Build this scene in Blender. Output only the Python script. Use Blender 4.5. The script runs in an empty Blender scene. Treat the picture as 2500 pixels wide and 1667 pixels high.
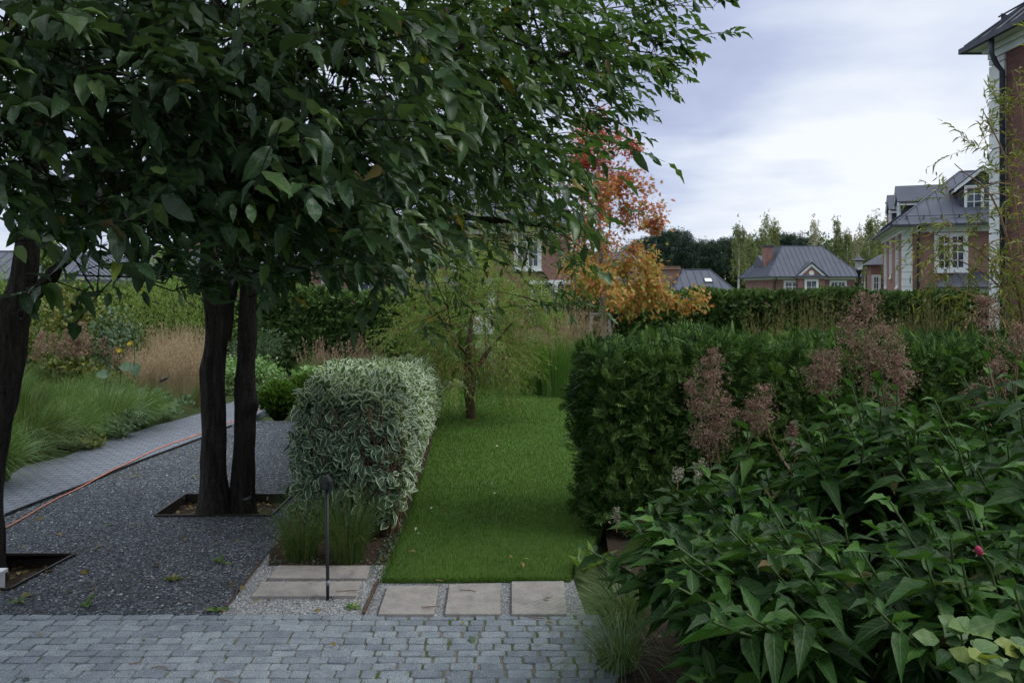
import bpy, math, random
import numpy as np
from mathutils import Vector
from mathutils.geometry import tessellate_polygon

rng = np.random.default_rng(11)
random.seed(7)
SC = bpy.context.scene
COL = SC.collection
R = math.radians

# ------------------------------------------------------------------ camera
FPX, HY, CH = 1944.0, 705.0, 2.2       # focal length in photo pixels, eye-level row, eye height
cam = bpy.data.cameras.new('camera')
cam.sensor_width = 36.0
cam.lens = 36.0 * FPX / 2500.0
cam.shift_y = -(833.5 - HY) / 2500.0
cam.clip_start = 0.05
cam.clip_end = 3000.0
cam_o = bpy.data.objects.new('camera', cam)
cam_o.location = (0, 0, CH)
cam_o.rotation_euler = (R(90), 0, 0)
COL.objects.link(cam_o)
SC.camera = cam_o

# ------------------------------------------------------------------ sky
SUN_EL, SUN_AZ = R(46), R(100)
w = bpy.data.worlds.new('World')
SC.world = w
w.use_nodes = True
nt = w.node_tree
nt.nodes.clear()
def N(tree, typ, **kw):
    n = tree.nodes.new(typ)
    for k, v in kw.items():
        setattr(n, k, v)
    return n
def math_node(tree, op, a, b=None, c=None, clamp=False):
    n = tree.nodes.new('ShaderNodeMath')
    n.operation = op
    n.use_clamp = clamp
    for i, x in enumerate((a, b, c)):
        if x is None:
            continue
        if isinstance(x, (int, float)):
            n.inputs[i].default_value = x
        else:
            tree.links.new(x, n.inputs[i])
    return n.outputs[0]
def mix_col(tree, fac, a, b, mode='MIX'):
    n = tree.nodes.new('ShaderNodeMix')
    n.data_type = 'RGBA'
    n.blend_type = mode
    for sock, x in ((n.inputs['Factor'], fac), (n.inputs[6], a), (n.inputs[7], b)):
        if isinstance(x, (int, float)):
            sock.default_value = x
        elif isinstance(x, (tuple, list)):
            sock.default_value = (x[0], x[1], x[2], 1)
        else:
            tree.links.new(x, sock)
    return n.outputs[2]
def ramp(tree, fac, stops, interp='LINEAR'):
    n = tree.nodes.new('ShaderNodeValToRGB')
    n.color_ramp.interpolation = interp
    e = n.color_ramp.elements
    while len(e) > len(stops):
        e.remove(e[-1])
    while len(e) < len(stops):
        e.new(0.5)
    for i, (p, c) in enumerate(stops):
        e[i].position = p
        e[i].color = (c[0], c[1], c[2], 1) if not isinstance(c, (int, float)) else (c, c, c, 1)
    tree.links.new(fac, n.inputs[0])
    return n.outputs[0]

sky = N(nt, 'ShaderNodeTexSky')
sky.sky_type = 'NISHITA'
sky.sun_disc = False
sky.sun_elevation = SUN_EL
sky.sun_rotation = SUN_AZ
tc = N(nt, 'ShaderNodeTexCoord')
sep = N(nt, 'ShaderNodeSeparateXYZ')
nt.links.new(tc.outputs['Generated'], sep.inputs[0])
zc = math_node(nt, 'MAXIMUM', sep.outputs[2], 0.0)
den = math_node(nt, 'ADD', zc, 0.13)
comb = N(nt, 'ShaderNodeCombineXYZ')
nt.links.new(math_node(nt, 'DIVIDE', sep.outputs[0], den), comb.inputs[0])
nt.links.new(math_node(nt, 'DIVIDE', sep.outputs[1], den), comb.inputs[1])
n1 = N(nt, 'ShaderNodeTexNoise')
n1.inputs['Scale'].default_value = 1.15
n1.inputs['Detail'].default_value = 7
n1.inputs['Roughness'].default_value = 0.5
n1.inputs['Distortion'].default_value = 0.5
mp = N(nt, 'ShaderNodeMapping')
mp.inputs['Location'].default_value = (3.2, 1.7, 0)
nt.links.new(comb.outputs[0], mp.inputs[0])
nt.links.new(mp.outputs[0], n1.inputs['Vector'])
n2 = N(nt, 'ShaderNodeTexNoise')
n2.inputs['Scale'].default_value = 3.4
n2.inputs['Detail'].default_value = 5
n2.inputs['Roughness'].default_value = 0.55
nt.links.new(mp.outputs[0], n2.inputs['Vector'])
def lobe(px, py, power):               # a broad brighter or darker region of the cloud deck
    d = Vector(((px - 1250) / FPX, 1, (HY - py) / FPX)).normalized()
    vm = N(nt, 'ShaderNodeVectorMath', operation='DOT_PRODUCT')
    nt.links.new(tc.outputs['Generated'], vm.inputs[0])
    vm.inputs[1].default_value = d
    return math_node(nt, 'POWER', math_node(nt, 'MAXIMUM', vm.outputs['Value'], 0.0), power)
br = math_node(nt, 'MULTIPLY', n1.outputs['Fac'], 1.0)
br = math_node(nt, 'ADD', br, math_node(nt, 'MULTIPLY', n2.outputs['Fac'], 0.35))
br = math_node(nt, 'ADD', br, math_node(nt, 'MULTIPLY', lobe(2020, 430, 45), 0.46))
br = math_node(nt, 'SUBTRACT', br, math_node(nt, 'MULTIPLY', lobe(1680, 200, 90), 0.40))
br = math_node(nt, 'SUBTRACT', br, 0.30)
cloud = ramp(nt, br, [(0.0, (2.5, 2.85, 4.1)), (0.24, (3.2, 3.6, 4.85)), (0.48, (4.4, 4.8, 5.65)), (0.76, (5.75, 5.95, 6.3))])
# the deck is thinner and brighter overhead than near the horizon
zen = N(nt, 'ShaderNodeMapRange', interpolation_type='SMOOTHSTEP')
zen.inputs['From Min'].default_value = 0.34
zen.inputs['From Max'].default_value = 0.80
zen.inputs['To Min'].default_value = 1.0
zen.inputs['To Max'].default_value = 2.4
nt.links.new(sep.outputs[2], zen.inputs['Value'])
cl2 = N(nt, 'ShaderNodeVectorMath', operation='SCALE')
zf = math_node(nt, 'SUBTRACT', zen.outputs[0], 1.0, clamp=True)
nt.links.new(mix_col(nt, zf, cloud, (4.75, 5.1, 5.25)), cl2.inputs[0])
nt.links.new(zen.outputs[0], cl2.inputs['Scale'])
# sky dimmed behind the viewer, added to darken surfaces facing the camera
bk_ = N(nt, 'ShaderNodeMapRange', interpolation_type='SMOOTHSTEP')
bk_.inputs['From Min'].default_value = -0.75
bk_.inputs['From Max'].default_value = 0.25
bk_.inputs['To Min'].default_value = 0.78
bk_.inputs['To Max'].default_value = 1.0
nt.links.new(sep.outputs[1], bk_.inputs['Value'])
cl3 = N(nt, 'ShaderNodeVectorMath', operation='SCALE')
nt.links.new(cl2.outputs[0], cl3.inputs[0])
nt.links.new(bk_.outputs[0], cl3.inputs['Scale'])
skyc = mix_col(nt, 0.94, sky.outputs[0], cl3.outputs[0])
bg = N(nt, 'ShaderNodeBackground')
bg.inputs['Strength'].default_value = 0.10
nt.links.new(skyc, bg.inputs['Color'])
wo = N(nt, 'ShaderNodeOutputWorld')
nt.links.new(bg.outputs[0], wo.inputs[0])

sl = bpy.data.lights.new('sun', 'SUN')
sl.energy = 1.3
sl.angle = R(28)
sl.color = (1.0, 0.97, 0.92)
so = bpy.data.objects.new('sun', sl)
sd = Vector((math.sin(SUN_AZ) * math.cos(SUN_EL), math.cos(SUN_AZ) * math.cos(SUN_EL), math.sin(SUN_EL)))
so.rotation_euler = sd.to_track_quat('Z', 'Y').to_euler()
so.location = (20, 40, 60)
COL.objects.link(so)

SC.view_settings.view_transform = 'Standard'
SC.view_settings.look = 'None'
SC.view_settings.gamma = 1.0
SC.view_settings.exposure = 0.74
SC.cycles.max_bounces = 6
SC.cycles.diffuse_bounces = 3
SC.cycles.glossy_bounces = 2
SC.cycles.transmission_bounces = 4
SC.cycles.use_adaptive_sampling = True
SC.cycles.adaptive_threshold = 0.02
SC.cycles.caustics_reflective = False
SC.cycles.caustics_refractive = False

# ------------------------------------------------------------------ helpers
def G(px, py, z=0.0):
    """world point on the level z seen at photo pixel (px, py)"""
    Y = FPX * (CH - z) / (py - HY)
    return np.array(((px - 1250) / FPX * Y, Y, z))
def P(px, py, Y):
    return np.array(((px - 1250) / FPX * Y, Y, CH - (py - HY) / FPX * Y))
def norm(a):
    return a / np.maximum(np.linalg.norm(a, axis=-1, keepdims=True), 1e-9)
def tag(o, label=None, cat=None, group=None, kind=None):
    if label: o['label'] = label
    if cat: o['category'] = cat
    if group: o['group'] = group
    if kind: o['kind'] = kind
    return o
def empty(name, loc, label, cat, rot=0.0, group=None):
    o = bpy.data.objects.new(name, None)
    o.empty_display_size = 0.2
    o.location = [float(x) for x in loc]
    o.rotation_euler = (0, 0, rot)
    COL.objects.link(o)
    return tag(o, label, cat, group)
def link(name, me, mat, parent=None, smooth=False):
    o = bpy.data.objects.new(name, me)
    if mat is not None:
        for m in (mat if isinstance(mat, (list, tuple)) else [mat]):
            me.materials.append(m)
    COL.objects.link(o)
    if parent is not None:
        o.parent = parent
        p = parent
        while p is not None and p.type == 'EMPTY' and False:
            p = p.parent
    if smooth:
        me.polygons.foreach_set('use_smooth', np.ones(len(me.polygons), dtype=bool))
    return o
def mesh_np(name, V, T, mat, parent=None, uv=None, smooth=False, local=True):
    """V (n,3) world or local, T (m,3) triangles"""
    V = np.asarray(V, dtype=np.float32)
    T = np.asarray(T, dtype=np.int32)
    if parent is not None and local:
        V = V - np.array(parent_world(parent), dtype=np.float32)
    me = bpy.data.meshes.new(name)
    me.vertices.add(len(V))
    me.vertices.foreach_set('co', V.ravel())
    me.loops.add(T.size)
    me.loops.foreach_set('vertex_index', T.ravel())
    me.polygons.add(len(T))
    me.polygons.foreach_set('loop_start', np.arange(0, T.size, 3, dtype=np.int32))
    if uv is not None:
        l = me.uv_layers.new(name='UVMap')
        l.data.foreach_set('uv', np.asarray(uv, dtype=np.float32)[T.ravel()].ravel())
    me.update()
    me.validate()
    return link(name, me, mat, parent, smooth)
def parent_world(p):
    v = np.zeros(3)
    while p is not None:
        v = v + np.array(p.location)
        p = p.parent
    return v
class MB:
    """collects polygons; build() makes one mesh object"""
    def __init__(s):
        s.v, s.f = [], []
    def poly(s, pts):
        i = len(s.v)
        s.v += [tuple(map(float, p)) for p in pts]
        s.f.append(list(range(i, i + len(pts))))
    def add(s, pts, faces):
        i = len(s.v)
        s.v += [tuple(map(float, p)) for p in pts]
        s.f += [[i + k for k in f] for f in faces]
    def box(s, x0, x1, y0, y1, z0, z1):
        s.add([(x0, y0, z0), (x1, y0, z0), (x1, y1, z0), (x0, y1, z0), (x0, y0, z1), (x1, y0, z1), (x1, y1, z1), (x0, y1, z1)],
              [(3, 2, 1, 0), (4, 5, 6, 7), (0, 1, 5, 4), (1, 2, 6, 5), (2, 3, 7, 6), (3, 0, 4, 7)])
    def obox(s, c, ax, ay, az):
        """box from corner c with edge vectors"""
        c, ax, ay, az = (np.array(q, float) for q in (c, ax, ay, az))
        s.add([c, c + ax, c + ax + ay, c + ay, c + az, c + ax + az, c + ax + ay + az, c + ay + az],
              [(3, 2, 1, 0), (4, 5, 6, 7), (0, 1, 5, 4), (1, 2, 6, 5), (2, 3, 7, 6), (3, 0, 4, 7)])
    def tube(s, pts, rad, sides=10, cap=True):
        pts = [np.array(p, float) for p in pts]
        n = len(pts)
        rad = [rad] * n if isinstance(rad, (int, float)) else rad
        base = len(s.v)
        up = np.array((0.3, 0.2, 1.0))
        for i, p in enumerate(pts):
            t = pts[min(i + 1, n - 1)] - pts[max(i - 1, 0)]
            t = t / (np.linalg.norm(t) + 1e-9)
            a = np.cross(t, up)
            if np.linalg.norm(a) < 1e-3 or abs(t[2]) > 0.92:
                a = np.cross(t, np.array((0, 1.0, 0)))
            a /= np.linalg.norm(a)
            b = np.cross(t, a)
            for k in range(sides):
                q = 2 * math.pi * k / sides
                s.v.append(tuple(p + rad[i] * (math.cos(q) * a + math.sin(q) * b)))
        for i in range(n - 1):
            for k in range(sides):
                k2 = (k + 1) % sides
                s.f.append([base + i * sides + k, base + i * sides + k2, base + (i + 1) * sides + k2, base + (i + 1) * sides + k])
        if cap:
            s.f.append([base + k for k in range(sides)][::-1])
            s.f.append([base + (n - 1) * sides + k for k in range(sides)])
    def lathe(s, c, prof, sides=20):
        base = len(s.v)
        for r, z in prof:
            for k in range(sides):
                q = 2 * math.pi * k / sides
                s.v.append((c[0] + r * math.cos(q), c[1] + r * math.sin(q), c[2] + z))
        for i in range(len(prof) - 1):
            for k in range(sides):
                k2 = (k + 1) % sides
                s.f.append([base + i * sides + k, base + i * sides + k2, base + (i + 1) * sides + k2, base + (i + 1) * sides + k])
        s.f.append([base + k for k in range(sides)][::-1])
        s.f.append([base + (len(prof) - 1) * sides + k for k in range(sides)])
    def build(s, name, mat, parent=None, smooth=False, world=False, bevel=0):
        v = s.v
        if world and parent is not None:
            o = parent_world(parent)
            v = [tuple(np.array(p) - o) for p in v]
        me = bpy.data.meshes.new(name)
        me.from_pydata(v, [], s.f)
        me.update()
        ob = link(name, me, mat, parent, smooth)
        if bevel:
            m = ob.modifiers.new('bevel', 'BEVEL')
            m.width = bevel
            m.segments = 2
            m.limit_method = 'ANGLE'
        return ob

# ---- leaf templates: columns are across, along, normal
def leaf_template(prof, fold=0.12, droop=0.25, wave=0.0):
    """prof: list of (v, halfwidth). returns verts (k,3), tris, uv"""
    vs, uv, tr = [], [], []
    m = len(prof)
    for i, (v, h) in enumerate(prof):
        z = -droop * v * v
        wv = wave * math.sin(i * 2.6)
        if h == 0:
            vs.append((0, v, z)); uv.append((0.5, v))
        else:
            vs += [(-h, v, z + fold * h + wv * h), (0, v, z), (h, v, z + fold * h - wv * h)]
            uv += [(0, v), (0.5, v), (1, v)]
    idx, rows = 0, []
    for v, h in prof:
        if h == 0:
            rows.append((idx,)); idx += 1
        else:
            rows.append((idx, idx + 1, idx + 2)); idx += 3
    for a, b in zip(rows[:-1], rows[1:]):
        if len(a) == 1:
            tr += [(a[0], b[1], b[0]), (a[0], b[2], b[1])]
        elif len(b) == 1:
            tr += [(a[0], a[1], b[0]), (a[1], a[2], b[0])]
        else:
            for k in (0, 1):
                tr += [(a[k], a[k + 1], b[k + 1]), (a[k], b[k + 1], b[k])]
    return np.array(vs, float), np.array(tr), np.array(uv, float)
OVATE = [leaf_template([(0, 0), (.08, .17), (.22, .38), (.40, .49), (.56, .49), (.72, .38), (.85, .22), (.94, .08), (1, 0)], f * .8, d, wv * .6) for f, d, wv in ((.25, .15, .1), (.1, .38, .2), (.4, .08, -.15), (.15, -.12, .15), (.3, .5, .1))]
LANCE = [leaf_template([(0, 0), (.08, .2), (.2, .42), (.36, .5), (.54, .42), (.72, .25), (.88, .09), (1, 0)], f, d, wv) for f, d, wv in ((.25, .18, .07), (.2, .38, .1), (.35, .06, -.07), (.2, .55, .07))]
THIN = [leaf_template([(0, 0), (.35, .5), (.7, .36), (1, 0)], f, d) for f, d in ((.3, .2), (.1, -.1), (.2, .45))]
DIAM = [(np.array([(0, 0, 0), (-.5, .45, .06), (.5, .45, .06), (0, 1, -.1)], float), np.array([(0, 2, 1), (1, 2, 3)]), np.array([(.5, 0), (0, .5), (1, .5), (.5, 1)], float))]
def oak_template():
    pr = [(0, .03), (.15, .06), (.28, .38), (.36, .1), (.52, .5), (.6, .1), (.76, .36), (.82, .08), (1, 0)]
    return leaf_template(pr, .2, .25)
OAK = [oak_template()]
def frond_template(n=6, droop=.25, wid=.042):
    """flat fern-like spray of a thuja: a midrib and side blades"""
    vs, tr, uv = [], [], []
    def blade(a, b, wd):
        i = len(vs)
        a, b = np.array(a), np.array(b)
        d = (b - a)[:2]
        d = d / np.linalg.norm(d)
        s = np.array((-d[1], d[0], 0)) * wd
        m = a * .45 + b * .55
        vs.extend([a, m + s, m - s, b])
        uv.extend([(.5, 0), (0, .5), (1, .5), (.5, 1)])
        tr.extend([(i, i + 2, i + 1), (i + 1, i + 2, i + 3)])
    z = lambda v: -droop * v * v
    blade((0, 0, 0), (0, .55, z(.55)), wid * .6)
    blade((0, .45, z(.45)), (0, 1, z(1)), wid)
    for k in range(n):
        v = .12 + .72 * k / n
        l = (.42 - .26 * abs(k / n - .3)) * (1 if k % 2 else .85)
        for sgn in (-1, 1):
            e = (sgn * l, min(v + l * .75, 1.05), z(v + l * .6) - .1 * l)
            blade((0, v, z(v)), e, wid)
            if l > .3:
                mx = (sgn * l * .5, v + l * .38, z(v + l * .3) - .03)
                blade(mx, (sgn * l * .55, v + l * .8, z(v + l * .7) - .08), wid * .8)
    return np.array(vs, float), np.array(tr), np.array(uv, float)
FROND = [frond_template(6, .15), frond_template(5, .45), frond_template(5, .3, .038)]
FROND_LOW = [frond_template(3, .2, .14), frond_template(3, .4, .16)]
def whorl(n=7, wd=.16):
    """small rosette for far foliage clumps"""
    vs, tr, uv = [], [], []
    r = random.Random(n)
    for k in range(n):
        a = 2 * math.pi * k / n + r.random()
        d = np.array((math.cos(a), math.sin(a), r.uniform(-.5, .7)))
        c = np.array((r.uniform(-.3, .3), r.uniform(-.3, .3) + .5, r.uniform(-.25, .25)))
        s = np.array((-math.sin(a), math.cos(a), 0)) * wd
        i = len(vs)
        e = c + d * .45
        m = (c + e) / 2 + np.array((0, 0, .05))
        vs.extend([c, m + s, m - s, e])
        uv.extend([(.5, 0), (0, .5), (1, .5), (.5, 1)])
        tr.extend([(i, i + 2, i + 1), (i + 1, i + 2, i + 3)])
    return np.array(vs, float), np.array(tr), np.array(uv, float)
WHORL = [whorl(7), whorl(8), whorl(9)]
NEEDLE = [whorl(11, .05), whorl(13, .05)]

def scatter(templates, O, D, Nv, L, W):
    O, D, Nv = np.asarray(O, float), norm(np.asarray(D, float)), np.asarray(Nv, float)
    n = len(O)
    L = np.broadcast_to(np.asarray(L, float), (n,))
    W = np.broadcast_to(np.asarray(W, float), (n,))
    Nv = norm(Nv - (Nv * D).sum(1, keepdims=True) * D)
    S = np.cross(D, Nv)
    pick = rng.integers(0, len(templates), n)
    Vs, Ts, Us, off = [], [], [], 0
    for k, (tv, tt, tu) in enumerate(templates):
        m = np.where(pick == k)[0]
        if not len(m):
            continue
        v = (O[m][:, None, :] + tv[None, :, 0:1] * (W[m][:, None, None] * S[m][:, None, :]) + tv[None, :, 1:2] * (L[m][:, None, None] * D[m][:, None, :])
             + tv[None, :, 2:3] * (L[m][:, None, None] * Nv[m][:, None, :]))
        t = tt[None] + (np.arange(len(m)) * len(tv))[:, None, None] + off
        off += len(m) * len(tv)
        Vs.append(v.reshape(-1, 3)); Ts.append(t.reshape(-1, 3)); Us.append(np.tile(tu, (len(m), 1)))
    return np.concatenate(Vs), np.concatenate(Ts), np.concatenate(Us)
def join(parts):
    Vs, Ts, Us, off = [], [], [], 0
    for v, t, u in parts:
        Vs.append(v); Ts.append(t + off); Us.append(u); off += len(v)
    return np.concatenate(Vs), np.concatenate(Ts), np.concatenate(Us)
def tubes(lines, sides=5):
    """lines: list of (pts (n,3), radii (n)); returns V, T, U"""
    Vs, Ts, Us, off = [], [], [], 0
    ang = np.arange(sides) * 2 * math.pi / sides
    ca, sa = np.cos(ang), np.sin(ang)
    for pts, rad in lines:
        pts = np.asarray(pts, float)
        n = len(pts)
        t = norm(np.gradient(pts, axis=0))
        ref = np.array((1.0, 0.13, 0.07)) if abs(t[:, 2]).mean() > .6 else np.array((0.1, 0.07, 1.0))
        a = norm(np.cross(t, ref))
        b = np.cross(t, a)
        rad = np.broadcast_to(np.asarray(rad, float), (n,))
        v = pts[:, None, :] + rad[:, None, None] * (ca[None, :, None] * a[:, None, :] + sa[None, :, None] * b[:, None, :])
        i = np.arange(n - 1)[:, None] * sides
        k = np.arange(sides)[None, :]
        k2 = (k + 1) % sides
        q = np.stack([i + k, i + k2, i + sides + k2, i + sides + k], -1).reshape(-1, 4)
        tr = np.concatenate([q[:, [0, 1, 2]], q[:, [0, 2, 3]]]) + off
        cum = np.concatenate([[0], np.cumsum(np.linalg.norm(np.diff(pts, axis=0), axis=1))])
        u = np.stack([np.tile(np.arange(sides) / sides, (n, 1)), np.tile(cum[:, None], (1, sides))], -1)
        Vs.append(v.reshape(-1, 3)); Ts.append(tr); Us.append(u.reshape(-1, 2)); off += n * sides
    return np.concatenate(Vs), np.concatenate(Ts), np.concatenate(Us)
def blades(B, H, bend, wd, st=(0, .35, .7, 1), up=None):
    """grass blades: base B (n,3), height H (n), bend (n,3) added as s^2, width wd"""
    n = len(B)
    H = np.broadcast_to(np.asarray(H, float), (n,))
    wd = np.broadcast_to(np.asarray(wd, float), (n,))
    a = rng.uniform(0, 2 * math.pi, n)
    S = np.stack([np.cos(a), np.sin(a) * .4, np.zeros(n)], 1)
    Vs = []
    for s in st:
        c = B + np.stack([np.zeros(n), np.zeros(n), H * s], 1) + bend * s * s
        c[:, 2] -= .35 * np.linalg.norm(bend, axis=1) * s ** 3
        if s == st[-1]:
            Vs.append(c[:, None, :])
        else:
            hw = wd * (.5 if s < .5 else .36)
            Vs.append(np.stack([c - S * hw[:, None], c + S * hw[:, None]], 1))
    V = np.concatenate(Vs, 1)
    k = V.shape[1]
    tt = []
    for i in range(len(st) - 2):
        tt += [(2 * i, 2 * i + 1, 2 * i + 3), (2 * i, 2 * i + 3, 2 * i + 2)]
    tt.append((k - 3, k - 2, k - 1))
    T = np.array(tt)[None] + (np.arange(n) * k)[:, None, None]
    uu = []
    for s in st[:-1]:
        uu += [(0, s), (1, s)]
    uu.append((.5, 1))
    return V.reshape(-1, 3), T.reshape(-1, 3), np.tile(np.array(uu, float), (n, 1))

def twigs(B, Dv, Ln, n, droop, LL, LW, spread=.8, hang=.35, flat=.35, jit=.25, bias=(0, 0, 0)):
    """leafy twigs. B, Dv (m,3); n leaves each. returns leaf arrays and tube lines"""
    m = len(B)
    Dv = norm(Dv)
    Ln = np.broadcast_to(np.asarray(Ln, float), (m,))
    s = np.linspace(.12, 1, n)[None, :] + rng.uniform(-.03, .03, (m, n))
    g = np.array((0, 0, -1.0))
    p = B[:, None, :] + Dv[:, None, :] * (Ln[:, None] * s)[..., None] + g * (droop * Ln[:, None] * s * s)[..., None]
    t = norm(Dv[:, None, :] + g * (2 * droop * s)[..., None])
    side = np.cross(t, np.array((0, 0, 1.0)) + rng.normal(0, flat, (m, 1, 3)))
    side = norm(side)
    sg = np.where(np.arange(n) % 2 == 0, 1.0, -1.0)[None, :, None] * np.ones((m, n, 1))
    sg[:, -1] *= .15
    d = norm(t * .5 + side * sg * spread + g * hang + np.array(bias) + rng.normal(0, jit, (m, n, 3)))
    nv = np.array((0, 0, 1.0)) + rng.normal(0, .35, (m, n, 3))
    L = LL * rng.uniform(.5, 1.22, (m, n))
    W = LW * rng.uniform(.8, 1.15, (m, n)) * (L / LL)
    lines = []
    ss = np.linspace(0, 1, 5)[:, None]
    for i in range(m):
        lines.append((B[i] + Dv[i] * Ln[i] * ss + g * droop * Ln[i] * ss * ss, np.linspace(.0035, .0012, 5)))
    return (p.reshape(-1, 3), d.reshape(-1, 3), nv.reshape(-1, 3), L.ravel(), W.ravel()), lines

def grow(trunks, targets, step=.3, bow=.12, tip=.006, rmin=None, expo=2.4, low=0.35, wob=.03, rcap=None):
    """branches from trunk polylines to every target; returns tube lines.
    trunks: list of (pts, radii)"""
    pos, par, rfix, ok = [], [], [], []
    for pts, rad in trunks:
        prev = -1
        for i, (p, r) in enumerate(zip(pts, rad)):
            pos.append(np.array(p, float)); par.append(prev); rfix.append(r)
            ok.append(i / max(len(pts) - 1, 1) >= low)
            prev = len(pos) - 1
    nt_ = len(pos)
    top = np.mean([np.array(t[0][-1], float) for t in trunks], axis=0)
    order = np.argsort([np.linalg.norm(np.array(t) - top) for t in targets])
    for ti in order:
        t = np.array(targets[ti], float)
        A = np.array(pos)
        d = np.linalg.norm(A - t, axis=1)
        d = d + np.where(A[:, 2] > t[2] + .25, .5 * (A[:, 2] - t[2]), 0)
        d[~np.array(ok)] = 1e9
        j = int(np.argmin(d))
        p0 = pos[j]
        ln = np.linalg.norm(t - p0)
        k = max(2, int(ln / step) + 1)
        prev = j
        perp = rng.normal(0, 1, 3)
        for q in range(1, k + 1):
            s = q / k
            p = p0 + (t - p0) * s
            p = p + np.array((0, 0, 1.0)) * bow * ln * math.sin(math.pi * s) + perp * wob * ln * math.sin(2 * math.pi * s)
            pos.append(p); par.append(prev); rfix.append(0); ok.append(True)
            prev = len(pos) - 1
    n = len(pos)
    ch = [[] for _ in range(n)]
    for i, p in enumerate(par):
        if p >= 0:
            ch[p].append(i)
    rad = [0.0] * n
    for i in range(n - 1, -1, -1):
        r = sum(rad[c] ** expo for c in ch[i]) ** (1 / expo) if ch[i] else tip
        if rcap and i >= nt_:
            r = min(r, rcap)
        rad[i] = max(r, tip)
    for i in range(nt_):
        rad[i] = rfix[i]
    lines = []
    stack = [i for i in range(n) if par[i] < 0]
    while stack:
        i = stack.pop()
        if par[i] >= 0:
            pts, rr = [pos[par[i]], pos[i]], [min(rad[i] * 1.15, rad[par[i]]), rad[i]]
        else:
            pts, rr = [pos[i]], [rad[i]]
        while ch[i]:
            c = sorted(ch[i], key=lambda q: (-(q < nt_ and i < nt_), -rad[q]))
            for o in c[1:]:
                stack.append(o)
            i = c[0]
            pts.append(pos[i]); rr.append(rad[i])
        if len(pts) > 1:
            lines.append((np.array(pts), np.array(rr)))
    return lines
def smooth_line(pts, rad, n):
    """Catmull-Rom through the points"""
    pts = np.array(pts, float); rad = np.array(rad, float)
    q = np.concatenate([[2 * pts[0] - pts[1]], pts, [2 * pts[-1] - pts[-2]]])
    out, ro = [], []
    for i in range(len(pts) - 1):
        a, b, c, d = q[i:i + 4]
        for k in range(n):
            s = k / n
            out.append(.5 * (2 * b + (c - a) * s + (2 * a - 5 * b + 4 * c - d) * s * s + (3 * b - a - 3 * c + d) * s ** 3))
            ro.append(rad[i] * (1 - s) + rad[i + 1] * s)
    out.append(pts[-1]); ro.append(rad[-1])
    return np.array(out), np.array(ro)
def in_poly(x, y, poly):
    poly = np.asarray(poly, float)
    ins = np.zeros(len(x), bool)
    j = len(poly) - 1
    for i in range(len(poly)):
        xi, yi = poly[i]; xj, yj = poly[j]
        c = ((yi > y) != (yj > y)) & (x < (xj - xi) * (y - yi) / (yj - yi + 1e-12) + xi)
        ins ^= c
        j = i
    return ins
def sample_poly(poly, n):
    poly = np.asarray(poly, float)
    lo, hi = poly.min(0), poly.max(0)
    out = np.zeros((0, 2))
    while len(out) < n:
        q = rng.uniform(lo, hi, (n * 2, 2))
        out = np.concatenate([out, q[in_poly(q[:, 0], q[:, 1], poly)]])
    return out[:n]
def sheet(name, polys, z, mat, holes=(), thick=0.0, parent=None):
    """flat sheet from a world XY outline with holes"""
    ol = [Vector((p[0], p[1], z)) for p in polys]
    loops = [ol] + [[Vector((p[0], p[1], z)) for p in h] for h in holes]
    flat = [v for l in loops for v in l]
    tris = tessellate_polygon(loops)
    T = []
    for t in tris:
        a, b, c = (flat[i] for i in t)
        T.append(t if (b - a).cross(c - a).z > 0 else (t[0], t[2], t[1]))
    mb = MB()
    mb.add(flat, T)
    if thick:
        for l in loops:
            for i in range(len(l)):
                a, b = l[i], l[(i + 1) % len(l)]
                mb.poly([(a.x, a.y, z), (b.x, b.y, z), (b.x, b.y, z - thick), (a.x, a.y, z - thick)])
    return mb.build(name, mat, parent)
# ------------------------------------------------------------------ materials
def new_mat(name):
    m = bpy.data.materials.new(name)
    m.use_nodes = True
    t = m.node_tree
    t.nodes.clear()
    out = t.nodes.new('ShaderNodeOutputMaterial')
    return m, t, out
def pbsdf(t, col=None, rough=.6, spec=.3, metal=0.0):
    b = t.nodes.new('ShaderNodeBsdfPrincipled')
    if col is not None:
        if isinstance(col, (tuple, list)):
            b.inputs['Base Color'].default_value = (*col, 1)
        else:
            t.links.new(col, b.inputs['Base Color'])
    if isinstance(rough, (int, float)):
        b.inputs['Roughness'].default_value = rough
    else:
        t.links.new(rough, b.inputs['Roughness'])
    b.inputs['Specular IOR Level'].default_value = spec
    b.inputs['Metallic'].default_value = metal
    return b
def noise(t, scale, detail=3, rough=.5, coord='Object', vec=None, stretch=None):
    n = t.nodes.new('ShaderNodeTexNoise')
    n.inputs['Scale'].default_value = scale
    n.inputs['Detail'].default_value = detail
    n.inputs['Roughness'].default_value = rough
    if vec is None:
        vec = t.nodes.new('ShaderNodeTexCoord').outputs[coord]
    if stretch:
        mp = t.nodes.new('ShaderNodeMapping')
        mp.inputs['Scale'].default_value = stretch
        t.links.new(vec, mp.inputs[0])
        vec = mp.outputs[0]
    t.links.new(vec, n.inputs['Vector'])
    return n.outputs['Fac']
def bump(t, b, h, strength=.3, dist=.02):
    n = t.nodes.new('ShaderNodeBump')
    n.inputs['Strength'].default_value = strength
    n.inputs['Distance'].default_value = dist
    t.links.new(h, n.inputs['Height'])
    t.links.new(n.outputs[0], b.inputs['Normal'])
def island(t):
    return t.nodes.new('ShaderNodeNewGeometry').outputs['Random Per Island']
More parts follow.
